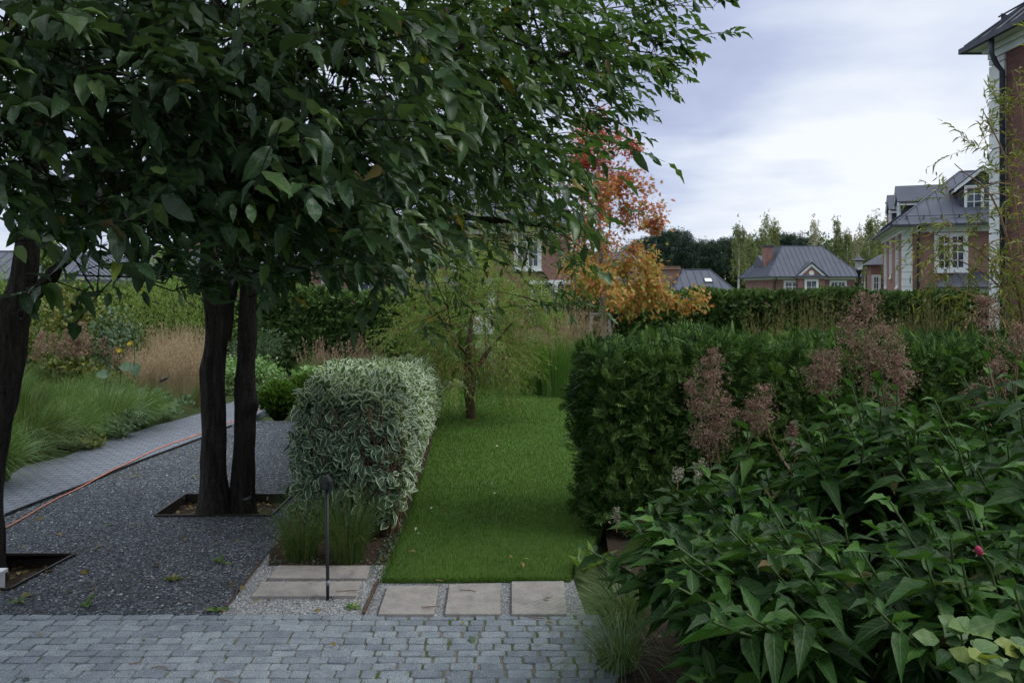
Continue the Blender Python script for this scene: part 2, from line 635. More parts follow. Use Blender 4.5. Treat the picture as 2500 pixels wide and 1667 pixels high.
def leaf_mat(name, stops, trans=.3, rough=.45, spec=.35, spots=0.0, vein=.0, margin=None, tcol=(1.25, 1.35, .55), back=None, clump=None):
    m, t, out = new_mat(name)
    rnd = island(t)
    col = ramp(t, rnd, stops)
    if clump:                      # older and younger growth differ from clump to clump
        col = mix_col(t, 1.0, col, ramp(t, noise(t, clump[0], 3, .6), [(.3, (clump[1],) * 3), (.7, (clump[2], clump[2], clump[2] * .9))]), 'MULTIPLY')
    uvn = t.nodes.new('ShaderNodeUVMap')
    sp = t.nodes.new('ShaderNodeSeparateXYZ')
    t.links.new(uvn.outputs[0], sp.inputs[0])
    ac = math_node(t, 'ABSOLUTE', math_node(t, 'SUBTRACT', sp.outputs[0], .5))
    if vein:
        mid = math_node(t, 'LESS_THAN', ac, .035)
        w1 = math_node(t, 'SUBTRACT', sp.outputs[1], math_node(t, 'MULTIPLY', ac, .55))
        wv = math_node(t, 'SINE', math_node(t, 'MULTIPLY', w1, 46.0))
        wv = math_node(t, 'MULTIPLY', math_node(t, 'GREATER_THAN', wv, .86), .45)
        f = math_node(t, 'MULTIPLY', math_node(t, 'MAXIMUM', mid, wv), vein)
        col = mix_col(t, f, col, mix_col(t, .5, col, (.28, .34, .16)))
    if margin:
        nz = noise(t, 55, 2)
        mv = math_node(t, 'ADD', math_node(t, 'MULTIPLY', ac, 2.0), math_node(t, 'MULTIPLY', math_node(t, 'SUBTRACT', nz, .5), .55))
        tipv = math_node(t, 'MULTIPLY', math_node(t, 'ABSOLUTE', math_node(t, 'SUBTRACT', sp.outputs[1], .5)), 1.75)
        mv = math_node(t, 'MAXIMUM', mv, tipv)
        col = mix_col(t, math_node(t, 'SMOOTHSTEP' if False else 'GREATER_THAN', mv, margin[0]), col, margin[1])
    if spots:
        nz = noise(t, 130, 2, .6)
        blot = noise(t, 7, 2, .6)
        s = math_node(t, 'MULTIPLY', math_node(t, 'SUBTRACT', nz, .53, clamp=True), 5.0, clamp=True)
        s = math_node(t, 'MULTIPLY', s, math_node(t, 'MULTIPLY', math_node(t, 'SUBTRACT', blot, .40, clamp=True), 4.0, clamp=True), clamp=True)
        col = mix_col(t, math_node(t, 'MULTIPLY', s, spots), col, (.30, .36, .38))
    if back:
        bf = t.nodes.new('ShaderNodeNewGeometry').outputs['Backfacing']
        col = mix_col(t, math_node(t, 'MULTIPLY', bf, .7), col, back)
    b = pbsdf(t, col, rough, spec)
    tr = t.nodes.new('ShaderNodeBsdfTranslucent')
    t.links.new(mix_col(t, 1.0, col, tcol, 'MULTIPLY'), tr.inputs['Color'])
    mx = t.nodes.new('ShaderNodeMixShader')
    mx.inputs[0].default_value = trans
    t.links.new(b.outputs[0], mx.inputs[1])
    t.links.new(tr.outputs[0], mx.inputs[2])
    t.links.new(mx.outputs[0], out.inputs[0])
    return m
def bark_mat(name, c1, c2, scale=(9, 9, 1.6), strength=.8, dist=.03):
    m, t, out = new_mat(name)
    a = noise(t, 3.0, 6, .62, stretch=scale)
    v = t.nodes.new('ShaderNodeTexVoronoi')
    v.feature = 'DISTANCE_TO_EDGE'
    mp = t.nodes.new('ShaderNodeMapping')
    mp.inputs['Scale'].default_value = (scale[0] * 3.2, scale[1] * 3.2, scale[2] * 2.2)
    wrp = t.nodes.new('ShaderNodeTexCoord').outputs['Object']
    t.links.new(wrp, mp.inputs[0])
    t.links.new(mp.outputs[0], v.inputs['Vector'])
    h = math_node(t, 'ADD', a, math_node(t, 'MULTIPLY', v.outputs['Distance'], .8))
    b = pbsdf(t, ramp(t, h, [(.35, c1), (.95, c2)]), .85, .15)
    bump(t, b, h, strength, dist)
    t.links.new(b.outputs[0], out.inputs[0])
    return m
def plain_mat(name, c, rough=.6, spec=.3, metal=0.0, var=.15, scale=6.0, bumpk=0.0):
    m, t, out = new_mat(name)
    n = noise(t, scale, 4, .6)
    c1 = tuple(max(x * (1 - var), 0) for x in c); c2 = tuple(x * (1 + var) for x in c)
    b = pbsdf(t, ramp(t, n, [(.3, c1), (.7, c2)]), rough, spec, metal)
    if bumpk:
        bump(t, b, noise(t, scale * 14, 3), bumpk, .01)
    t.links.new(b.outputs[0], out.inputs[0])
    return m
def brick_mat(name, c1, c2, mortar, w=.25, h=.077):
    m, t, out = new_mat(name)
    g = t.nodes.new('ShaderNodeNewGeometry')
    tcn = t.nodes.new('ShaderNodeTexCoord')
    s = t.nodes.new('ShaderNodeSeparateXYZ'); t.links.new(tcn.outputs['Object'], s.inputs[0])
    ns = t.nodes.new('ShaderNodeSeparateXYZ'); t.links.new(tcn.outputs['Normal'], ns.inputs[0])
    side = math_node(t, 'GREATER_THAN', math_node(t, 'ABSOLUTE', ns.outputs[0]), .7)
    u = math_node(t, 'ADD', math_node(t, 'MULTIPLY', s.outputs[0], math_node(t, 'SUBTRACT', 1.0, side)), math_node(t, 'MULTIPLY', s.outputs[1], side))
    cv = t.nodes.new('ShaderNodeCombineXYZ')
    t.links.new(u, cv.inputs[0]); t.links.new(s.outputs[2], cv.inputs[1])
    br_ = t.nodes.new('ShaderNodeTexBrick')
    t.links.new(cv.outputs[0], br_.inputs['Vector'])
    br_.inputs['Scale'].default_value = 1.0
    br_.inputs['Brick Width'].default_value = w
    br_.inputs['Row Height'].default_value = h
    br_.inputs['Mortar Size'].default_value = .006
    br_.inputs['Color1'].default_value = (*c1, 1)
    br_.inputs['Color2'].default_value = (*c2, 1)
    br_.inputs['Mortar'].default_value = (*mortar, 1)
    nz = noise(t, 1.2, 4, .6)
    col = mix_col(t, .5, br_.outputs[0], mix_col(t, 1.0, br_.outputs[0], ramp(t, nz, [(.3, (.7, .7, .7)), (.7, (1.25, 1.2, 1.15))]), 'MULTIPLY'))
    b = pbsdf(t, col, .85, .15)
    bump(t, b, math_node(t, 'SUBTRACT', 1.0, br_.outputs['Fac']), .5, .01)
    t.links.new(b.outputs[0], out.inputs[0])
    return m

M = {}
g3 = lambda a, b, c, d: [(0.0, a), (.4, b), (.75, c), (1.0, d)]
M['leaf_tree'] = leaf_mat('tree_leaf', g3((.017, .046, .019), (.031, .076, .026), (.050, .112, .033), (.10, .165, .036)), .3, .40, .42, spots=.55, vein=.35, back=(.055, .085, .05))
M['leaf_tree_right'] = leaf_mat('tree_leaf_fresh', g3((.018, .054, .017), (.034, .092, .023), (.058, .136, .030), (.11, .19, .034)), .42, .36, .45, spots=.4, vein=.3, back=(.05, .085, .04))
M['leaf_dry'] = leaf_mat('dry_leaf', g3((.10, .065, .03), (.17, .12, .06), (.20, .15, .04), (.26, .2, .09)), .2, .7, .2, vein=.5)
M['leaf_yellow'] = leaf_mat('yellow_leaf', g3((.2, .2, .03), (.28, .22, .03), (.16, .21, .03), (.32, .27, .08)), .3, .55, .3, vein=.6)
M['bark_dark'] = bark_mat('dark_bark', (.012, .011, .010), (.12, .105, .092), scale=(11, 11, 1.3), strength=1.0, dist=.05)
M['bark_brown'] = bark_mat('brown_bark', (.05, .034, .022), (.17, .115, .075))
M['bark_orange'] = plain_mat('orange_stem', (.20, .115, .045), .6, .3, var=.3)
M['bark_grey'] = bark_mat('grey_bark', (.15, .15, .15), (.32, .31, .30), strength=.3)
M['bark_birch'] = plain_mat('birch_bark', (.5, .5, .48), .7, .2, var=.45, scale=3)
M['bark_pine'] = plain_mat('pine_bark', (.17, .11, .085), .8, .1, var=.3)
M['dogwood'] = leaf_mat('variegated_leaf', g3((.035, .080, .042), (.052, .104, .052), (.07, .13, .062), (.10, .165, .08)), .25, .5, .25, margin=(.77, (.40, .47, .37)), tcol=(1.1, 1.15, .7))  # duller leaves for the front: canopy shade painted into the colour
M['dogwood_painted_lit'] = leaf_mat('variegated_leaf_painted_lit', g3((.06, .115, .055), (.085, .145, .07), (.11, .17, .085), (.15, .21, .10)), .3, .5, .25, margin=(.66, (.52, .59, .46)), tcol=(1.1, 1.15, .7))  # wider white margins, with the light on lawn side and top painted in
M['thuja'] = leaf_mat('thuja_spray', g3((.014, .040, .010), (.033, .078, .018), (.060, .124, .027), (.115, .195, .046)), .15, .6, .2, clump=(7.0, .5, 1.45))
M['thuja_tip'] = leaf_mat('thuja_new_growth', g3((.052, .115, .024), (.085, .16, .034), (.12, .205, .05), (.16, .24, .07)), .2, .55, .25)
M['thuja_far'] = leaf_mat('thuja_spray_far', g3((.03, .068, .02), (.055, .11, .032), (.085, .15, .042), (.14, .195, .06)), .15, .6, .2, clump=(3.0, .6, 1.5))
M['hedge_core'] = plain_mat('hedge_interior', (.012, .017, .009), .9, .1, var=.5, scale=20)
M['buxus'] = leaf_mat('globe_spray', g3((.03, .075, .010), (.055, .12, .014), (.085, .165, .02), (.12, .20, .03)), .15, .6, .2)
M['lawn'] = leaf_mat('lawn_blade', g3((.060, .128, .023), (.080, .158, .031), (.104, .19, .043), (.15, .215, .066)), .25, .55, .25, clump=(1.1, .72, 1.22))
M['grass_green'] = leaf_mat('grass_green', g3((.06, .125, .030), (.09, .17, .042), (.13, .215, .065), (.20, .24, .10)), .25, .5, .3)
M['grass_dark'] = leaf_mat('grass_dark', g3((.03, .07, .018), (.05, .10, .022), (.075, .125, .03), (.18, .16, .055)), .25, .5, .3)
M['grass_blue'] = leaf_mat('grass_bluish', g3((.07, .13, .045), (.105, .175, .065), (.15, .22, .085), (.21, .25, .12)), .25, .5, .3)
M['grass_olive'] = leaf_mat('grass_olive', g3((.10, .095, .04), (.15, .13, .06), (.19, .16, .08), (.16, .17, .07)), .3, .7, .2)
M['grass_fresh'] = leaf_mat('grass_fresh', g3((.07, .17, .03), (.10, .22, .042), (.14, .27, .06), (.2, .3, .09)), .3, .55, .2)
M['rose_leaf'] = leaf_mat('rose_leaf', g3((.035, .085, .03), (.06, .12, .04), (.09, .16, .045), (.19, .22, .05)), .3, .5, .3, vein=.4)
M['grass_tan'] = leaf_mat('grass_tan', g3((.25, .185, .115), (.345, .265, .175), (.43, .335, .225), (.36, .31, .19)), .3, .7, .2, tcol=(1.1, 1, .8))
M['willow'] = leaf_mat('willow_leaf', g3((.09, .165, .036), (.125, .215, .05), (.165, .26, .07), (.24, .30, .085)), .38, .5, .3)
M['willow_light'] = leaf_mat('willow_leaf_light', g3((.105, .175, .035), (.14, .225, .05), (.185, .265, .075), (.26, .31, .11)), .3, .5, .3)
M['willow_yellow'] = leaf_mat('willow_leaf_yellow', g3((.08, .13, .025), (.15, .19, .04), (.21, .23, .06), (.34, .31, .09)), .3, .5, .3)
M['oak'] = leaf_mat('oak_leaf', [(0, (.44, .12, .075)), (.25, (.50, .18, .09)), (.55, (.50, .24, .10)), (.8, (.42, .29, .10)), (1, (.26, .28, .06))], .35, .55, .3, tcol=(1.15, 1.0, .8))
M['oak_yellow'] = leaf_mat('oak_leaf_yellow', [(0, (.52, .20, .07)), (.3, (.54, .30, .09)), (.6, (.42, .34, .09)), (1, (.24, .30, .07))], .4, .55, .3, tcol=(1.1, 1.0, .8))
M['oak_red'] = leaf_mat('oak_leaf_red', [(0, (.36, .08, .07)), (.4, (.44, .12, .09)), (.8, (.46, .18, .09)), (1, (.28, .22, .06))], .35, .55, .3, tcol=(1.15, 1.0, .8))
M['persicaria'] = leaf_mat('persicaria_leaf', [(0, (.009, .034, .007)), (.4, (.018, .060, .010)), (.75, (.030, .092, .015)), (.985, (.064, .15, .023)), (.994, (.11, .10, .03)), (1, (.09, .045, .025))], .34, .5, .22, vein=.5, back=(.04, .09, .03))
M['stem_red'] = plain_mat('reddish_stem', (.17, .10, .06), .5, .4, var=.3)
M['stem_green'] = plain_mat('green_stem', (.055, .085, .028), .5, .4, var=.3)
M['plume'] = leaf_mat('pink_plume', [(0, (.15, .075, .06)), (.35, (.23, .125, .10)), (.68, (.34, .23, .185)), (1, (.56, .48, .38))], .2, .8, .15, tcol=(1.1, .9, .8))
M['plume_brown'] = leaf_mat('brown_plume', [(0, (.17, .115, .085)), (.5, (.25, .175, .13)), (1, (.36, .28, .20))], .2, .8, .15, tcol=(1.1, .9, .8))
M['plume_white'] = leaf_mat('white_plume', [(0, (.26, .27, .2)), (1, (.48, .47, .38))], .2, .8, .15, tcol=(1, 1, .9))
M['shrub_olive'] = leaf_mat('olive_leaf', g3((.05, .085, .02), (.09, .12, .028), (.13, .15, .04), (.24, .20, .05)), .3, .5, .3)
M['shrub_grey'] = leaf_mat('grey_green_leaf', g3((.04, .08, .045), (.06, .11, .06), (.085, .14, .085), (.12, .18, .11)), .25, .5, .3)
M['shrub_light'] = leaf_mat('light_leaf', g3((.10, .19, .06), (.14, .25, .09), (.19, .31, .13), (.25, .36, .18)), .3, .5, .3)
M['pine'] = leaf_mat('pine_needle', g3((.022, .042, .035), (.032, .056, .044), (.046, .072, .052), (.06, .085, .055)), .1, .7, .1)
M['birch'] = leaf_mat('birch_leaf', g3((.11, .145, .07), (.145, .18, .085), (.20, .22, .10), (.28, .26, .12)), .3, .6, .2)
M['birch_pale'] = leaf_mat('birch_leaf_pale', g3((.26, .25, .20), (.30, .29, .22), (.36, .34, .26), (.40, .36, .25)), .3, .6, .2)
M['deciduous'] = leaf_mat('far_leaf', g3((.045, .08, .028), (.06, .10, .034), (.085, .125, .042), (.12, .14, .05)), .25, .6, .2)
M['brick'] = brick_mat('pink_brick', (.275, .150, .135), (.23, .122, .112), (.26, .19, .17))
M['brick_near'] = brick_mat('red_brick', (.19, .095, .085), (.13, .07, .066), (.085, .06, .06))
M['brick_brown'] = brick_mat('brown_brick', (.30, .19, .15), (.25, .15, .12), (.26, .2, .17))
M['white'] = plain_mat('white_paint', (.66, .68, .70), .55, .3, var=.08, scale=2)
M['quoin'] = plain_mat('pale_stone', (.60, .63, .64), .7, .2, var=.1, scale=1.5)
M['roof'] = plain_mat('zinc_roof', (.066, .073, .100), .62, .22, .0, var=.12, scale=.7)
M['roof_dark'] = plain_mat('dark_metal', (.045, .05, .07), .6, .3, .0, var=.15, scale=2)
M['cladding'] = plain_mat('dark_cladding', (.045, .045, .062), .6, .3, var=.15)
M['black'] = plain_mat('black_metal', (.012, .013, .016), .5, .4, var=.2)
M['steel'] = plain_mat('weathered_steel', (.035, .03, .027), .5, .4, .4, var=.3)
M['wood_grey'] = plain_mat('grey_wood', (.26, .25, .25), .8, .2, var=.25, scale=9)
M['strap'] = plain_mat('tan_strap', (.45, .38, .27), .8, .2, var=.15)
M['rust'] = plain_mat('rusty_edging', (.085, .055, .04), .8, .2, var=.4, scale=12)
M['hose'] = plain_mat('orange_hose', (.46, .16, .10), .45, .4, var=.1)
M['lens'] = plain_mat('grey_lens', (.16, .18, .2), .2, .5, var=.1)
M['medallion'] = plain_mat('medallion_stone', (.7, .7, .68), .7, .2, var=.05)
M['white_plastic'] = plain_mat('white_plastic', (.7, .72, .74), .4, .4, var=.05)
M['rose'] = plain_mat('rose_petal', (.30, .03, .075), .6, .3, var=.3, scale=60)
M['yellow_flower'] = plain_mat('yellow_petal', (.42, .32, .03), .6, .2, var=.2)
def glass_mat():
    m, t, out = new_mat('window_glass')
    n = noise(t, .9, 2)
    b = pbsdf(t, ramp(t, n, [(.4, (.015, .02, .03)), (.65, (.10, .12, .16))]), .08, .6)
    t.links.new(b.outputs[0], out.inputs[0])
    return m
M['glass'] = glass_mat()
def clear_glass():
    m, t, out = new_mat('lamp_glass')
    g = t.nodes.new('ShaderNodeBsdfGlass'); g.inputs['IOR'].default_value = 1.15; g.inputs['Roughness'].default_value = .15
    d = t.nodes.new('ShaderNodeBsdfDiffuse'); d.inputs[0].default_value = (.7, .74, .78, 1)
    mx = t.nodes.new('ShaderNodeMixShader'); mx.inputs[0].default_value = .45
    t.links.new(g.outputs[0], mx.inputs[1]); t.links.new(d.outputs[0], mx.inputs[2]); t.links.new(mx.outputs[0], out.inputs[0])
    return m
M['lamp_glass'] = clear_glass()
def granite_mat(name, dark, mid, light, moss=0.0):
    m, t, out = new_mat(name)
    r = island(t)
    f = noise(t, 150, 3, .7)
    c = noise(t, 9, 4, .6)
    col = ramp(t, f, [(.33, dark), (.5, mid), (.68, light)])
    tone = ramp(t, r, [(0, (.78, .79, .82)), (.5, (1, 1, 1)), (1, (1.18, 1.17, 1.15))])
    col = mix_col(t, 1.0, col, tone, 'MULTIPLY')
    col = mix_col(t, 1.0, col, ramp(t, c, [(.3, (.72, .74, .78)), (.6, (1.05, 1.05, 1.05))]), 'MULTIPLY')
    b = pbsdf(t, col, .7, .3)
    bump(t, b, math_node(t, 'ADD', f, math_node(t, 'MULTIPLY', noise(t, 35, 3, .6), 1.5)), .55, .006)
    t.links.new(b.outputs[0], out.inputs[0])
    return m
M['sett'] = granite_mat('granite_sett', (.075, .094, .115), (.185, .215, .245), (.33, .365, .39))
M['slab'] = granite_mat('pale_slab', (.24, .225, .20), (.315, .29, .265), (.37, .34, .315))
def joint_mat():
    m, t, out = new_mat('mossy_joint')
    n = noise(t, 5, 4, .65); f = noise(t, 90, 3, .6)
    col = mix_col(t, ramp(t, n, [(.45, 0.0), (.62, 1.0)]), ramp(t, f, [(.3, (.10, .09, .075)), (.7, (.22, .205, .17))]), ramp(t, f, [(.3, (.03, .05, .012)), (.7, (.09, .13, .03))]))
    b = pbsdf(t, col, .95, .1); bump(t, b, f, .6, .01)
    t.links.new(b.outputs[0], out.inputs[0]); return m
M['joint'] = joint_mat()
def gravel_mat(name, stops, scale=95, strength=1.0):
    m, t, out = new_mat(name)
    tcn = t.nodes.new('ShaderNodeTexCoord').outputs['Object']
    v = t.nodes.new('ShaderNodeTexVoronoi'); v.inputs['Scale'].default_value = scale
    t.links.new(tcn, v.inputs['Vector'])
    sp = t.nodes.new('ShaderNodeSeparateColor'); t.links.new(v.outputs['Color'], sp.inputs[0])
    big = noise(t, 1.6, 3)
    col = ramp(t, sp.outputs[0], stops)
    col = mix_col(t, 1.0, col, ramp(t, big, [(.3, (.8, .8, .8)), (.7, (1.15, 1.15, 1.15))]), 'MULTIPLY')
    b = pbsdf(t, col, .75, .25)
    bump(t, b, math_node(t, 'SUBTRACT', 1.0, v.outputs['Distance']), strength, .012)
    t.links.new(b.outputs[0], out.inputs[0]); return m
GST = [(0, (.009, .012, .016)), (.5, (.036, .043, .055)), (.9, (.10, .113, .135)), (1, (.28, .29, .31))]
M['gravel'] = gravel_mat('dark_gravel', GST, 62)
GL = [(0, (.10, .11, .12)), (.5, (.21, .22, .235)), (.85, (.31, .32, .335)), (1, (.5, .5, .5))]
M['gravel_light'] = gravel_mat('light_gravel', GL, 110)
def stone_mat(name, stops):
    m, t, out = new_mat(name)
    b = pbsdf(t, ramp(t, island(t), stops), .7, .3)
    t.links.new(b.outputs[0], out.inputs[0]); return m
M['stone'] = stone_mat('gravel_stone', [(0, (.010, .013, .018)), (.5, (.044, .052, .066)), (.9, (.12, .133, .155)), (.975, (.22, .23, .25)), (1, (.45, .46, .46))])
M['stone_light'] = stone_mat('light_gravel_stone', [(0, (.10, .11, .12)), (.5, (.24, .25, .27)), (1, (.5, .5, .5))])
def soil_mat(name, a, b_):
    m, t, out = new_mat(name)
    n = noise(t, 40, 5, .7)
    b = pbsdf(t, ramp(t, n, [(.3, a), (.7, b_)]), .95, .1); bump(t, b, n, .9, .03)
    t.links.new(b.outputs[0], out.inputs[0]); return m
M['soil'] = soil_mat('dark_soil', (.022, .016, .012), (.075, .055, .042))
M['soil_green'] = soil_mat('planted_ground', (.02, .03, .012), (.05, .07, .025))
M['turf'] = soil_mat('turf_ground', (.045, .09, .016), (.075, .14, .026))
M['far_ground'] = soil_mat('far_meadow', (.05, .075, .03), (.08, .11, .045))
def path_mat():
    m, t, out = new_mat('path_sett')
    tcn = t.nodes.new('ShaderNodeTexCoord').outputs['Object']
    mp = t.nodes.new('ShaderNodeMapping'); mp.inputs['Rotation'].default_value = (0, 0, R(-4))
    t.links.new(tcn, mp.inputs[0])
    br_ = t.nodes.new('ShaderNodeTexBrick')
    t.links.new(mp.outputs[0], br_.inputs['Vector'])
    br_.inputs['Scale'].default_value = 1.0
    br_.inputs['Brick Width'].default_value = .17
    br_.inputs['Row Height'].default_value = .10
    br_.inputs['Mortar Size'].default_value = .010
    br_.inputs['Color1'].default_value = (.150, .168, .205, 1)
    br_.inputs['Color2'].default_value = (.118, .133, .168, 1)
    br_.inputs['Mortar'].default_value = (.062, .07, .085, 1)
    f = noise(t, 60, 3, .6)
    col = mix_col(t, 1.0, br_.outputs[0], ramp(t, f, [(.3, (.7, .7, .7)), (.7, (1.2, 1.2, 1.2))]), 'MULTIPLY')
    b = pbsdf(t, col, .65, .3)
    bump(t, b, math_node(t, 'ADD', math_node(t, 'SUBTRACT', 1.0, br_.outputs['Fac']), math_node(t, 'MULTIPLY', f, .6)), .8, .012)
    t.links.new(b.outputs[0], out.inputs[0]); return m
M['path'] = path_mat()
# ------------------------------------------------------------------ ground
def xy(*pix): return [G(px, py)[:2] for px, py in pix]
def struct(o): return tag(o, kind='structure')
mb = MB(); mb.poly([(-900, -60, -.12), (900, -60, -.12), (900, 1500, -.12), (-900, 1500, -.12)])
struct(mb.build('ground', M['far_ground']))
PY = 5.39                                            # far edge of the sett paving
# patio of granite setts, every stone with its own bevelled top
mb = MB(); mb.poly([(-6, 3.2, -.009), (6, 3.2, -.009), (6, PY, -.009), (-6, PY, -.009)])
mb.poly([(-6, PY, -.12), (6, PY, -.12), (6, PY, -.009), (-6, PY, -.009)])
struct(mb.build('paving_joints', M['joint']))
VV, FF = [], []
row = 0
y = PY - .004
while y > 3.25:
    dep = random.uniform(.082, .096)
    x = -5.2 + random.uniform(-.2, 0)
    tilt_row = .0
    while x < 3.4:
        ln = random.choice((.11, .14, .15, .16, .17, .19)) + random.uniform(-.012, .012)
        gap = random.uniform(.004, .011)
        if x > -.9: gap += random.uniform(.003, .013)
        j = lambda a=.004: random.uniform(-a, a)
        x0, x1, y1, y0 = x + gap * .5, x + ln - gap * .5, y - .002 + j(.002), y - dep + .003 + j(.003)
        z = random.uniform(-.003, .002); tx, ty = j(.0025), j(.002)
        # rounded outline: eight corner points, bevelled down to the joint
        c = min(.011, ln * .1) * random.uniform(.4, 1.5)
        ring = [(x0 + c, y0), (x1 - c, y0), (x1, y0 + c), (x1, y1 - c), (x1 - c, y1), (x0 + c, y1), (x0, y1 - c), (x0, y0 + c)]
        ring = [(a + j(.003), b + j(.003)) for a, b in ring]
        cx, cy = (x0 + x1) / 2, (y0 + y1) / 2
        def zz(a, b): return z + tx * (a - cx) / ln * 2 + ty * (b - cy) / dep * 2
        i = len(VV)
        for k, (a, b) in enumerate(ring): VV.append((a, b, -.03))
        for a, b in ring: VV.append((a, b, zz(a, b) - .005))
        inner = [(cx + (a - cx) * .955, cy + (b - cy) * .92) for a, b in ring]
        for a, b in inner: VV.append((a, b, zz(a, b) + j(.0012)))
        VV.append((cx + j(.01), cy + j(.006), z + .001 + j(.001)))
        for k in range(8):
            k2 = (k + 1) % 8
            FF.append((i + k, i + k2, i + 8 + k2, i + 8 + k)); FF.append((i + 8 + k, i + 8 + k2, i + 16 + k2, i + 16 + k)); FF.append((i + 16 + k, i + 16 + k2, i + 24))
        x += ln
    y -= dep
    row += 1
mb = MB(); mb.v = VV; mb.f = FF
struct(mb.build('patio_paving', M['sett'], smooth=False))

# dark gravel with two recessed tree pits
x1a, y1a = G(374, 1262)[:2]; x1b = G(664, 1261)[0]; y1b = G(600, 1209)[1]; 
pit1 = [G(374, 1262)[:2], G(664, 1260)[:2], G(718, 1209)[:2], G(452, 1209)[:2]]
pit2 = [np.array((-5.0, 5.80)), np.array((-3.66, 5.80)), np.array((-3.60, 6.58)), np.array((-5.0, 6.58))]
path_lo = [(-260, 1385), (13, 1256), (110, 1218), (204, 1183), (272, 1153), (357, 1119), (489, 1070), (566, 1038), (621, 1019), (642, 1004), (672, 990), (715, 974)]
path_hi = [(-330, 1225), (-120, 1178), (36, 1155), (62, 1138), (161, 1116), (214, 1093), (268, 1073), (339, 1053), (375, 1041), (420, 1030), (489, 1010), (554, 986), (600, 974), (640, 966), (690, 957)]
edgeB = [(540, 1499), (590, 1432), (640, 1368), (668, 1330)]
gravel_poly = [np.array((-5.5, PY))] + xy((540, 1499.4)) + xy((590, 1432), (640, 1368), (700, 1290), (735, 1180), (740, 1028), (625, 1027)) + [p + np.array((.05, -.05)) for p in xy(*path_lo[8::-1])] 
gravel_o = struct(sheet('gravel_bed', gravel_poly, 0.0, M['gravel'], holes=[pit1, pit2], thick=.1))
lg = xy((540, 1499.4), (668, 1330), (960, 1330), (938, 1418), (1400, 1413), (1430, 1499.4))
struct(sheet('pale_gravel_strip', lg, -.006, M['gravel_light']))
struct(sheet('planting_soil', xy((655, 1379), (668, 1260), (725, 1180), (735, 1020), (1075, 1020), (1040, 1150), (985, 1300), (945, 1378)), -.002, M['soil']))
struct(sheet('shrub_bed_soil', [(.5, 2.2), (6, 2.2), (9, 6), (9, 9.5), (.9, 8), (.78, 6.3), (.72, 5.9), (.85, PY), (.7, 4.7), (.45, 4.2)], .004, M['soil']))
path_poly = xy(*path_lo) + xy(*path_hi[::-1])
struct(sheet('paved_path', path_poly, .012, M['path'], thick=.12))
# planted ground left of the path and behind
struct(sheet('left_bed_soil', xy(*path_hi) + xy((735, 940), (1000, 915)) + [np.array((-3, 32)), np.array((-40, 32)), np.array((-40, 8))], -.004, M['soil_green']))
# lawn
lawn_poly = xy((934, 1421), (985, 1300), (1035, 1150), (1072, 1010), (1078, 955), (1150, 938), (1440, 938)) + [np.array((4, 17)), np.array((3.2, 9.5)), np.array((.95, 7.6))] + xy((1400, 1380), (1392, 1419))
struct(sheet('lawn_ground', lawn_poly, .0, M['turf'], thick=.1))
struct(sheet('stone_edge', xy((1000, 938), (1165, 937), (1165, 931), (1000, 932)), .02, M['slab'], thick=.1))
struct(sheet('back_bed_soil', [np.array((-3.0, 18.6)), np.array((7, 18.2)), np.array((14, 15)), np.array((14, 30)), np.array((-3, 30))], -.02, M['soil_green']))

# lawn grass
def lawn_grass(n):
    pts = sample_poly(lawn_poly, n * 3)
    keep = rng.random(len(pts)) < np.clip((6.0 / pts[:, 1]) ** 1.6, .05, 1)
    pts = pts[keep][:n]
    B = np.concatenate([pts, np.zeros((len(pts), 1))], 1)
    k = np.clip(pts[:, 1] / 6, 1, 3)
    H = rng.uniform(.022, .042, len(pts))
    bend = rng.normal(0, .014, (len(pts), 3)) * np.array((1, 1, 0))
    return blades(B, H, bend, .0032 * k, st=(0, .6, 1))
v, t, u = lawn_grass(120000)
# ragged front and side edges: longer blades that lean over the slabs and the soil
eg = []
for (p, q), n_ in ((((934, 1421), (1392, 1419)), 2600), (((934, 1421), (985, 1300)), 700), (((985, 1300), (1035, 1150)), 900)):
    a, b = G(*p)[:2], G(*q)[:2]
    s_ = rng.random(n_)[:, None]
    eg.append(a + (b - a) * s_ + rng.normal(0, .012, (n_, 2)) + np.array((.0, .012)))
eg = np.concatenate(eg)
B = np.concatenate([eg, np.zeros((len(eg), 1))], 1)
e3 = blades(B, rng.uniform(.03, .065, len(B)), rng.normal(0, .022, (len(B), 3)) * np.array((1, 1, 0)) + np.array((-.006, -.02, 0)), .0036, st=(0, .6, 1))
v, t, u = join([(v, t, u), e3])
tag(mesh_np('lawn_grass', v, t, M['lawn'], None, u), kind='stuff')

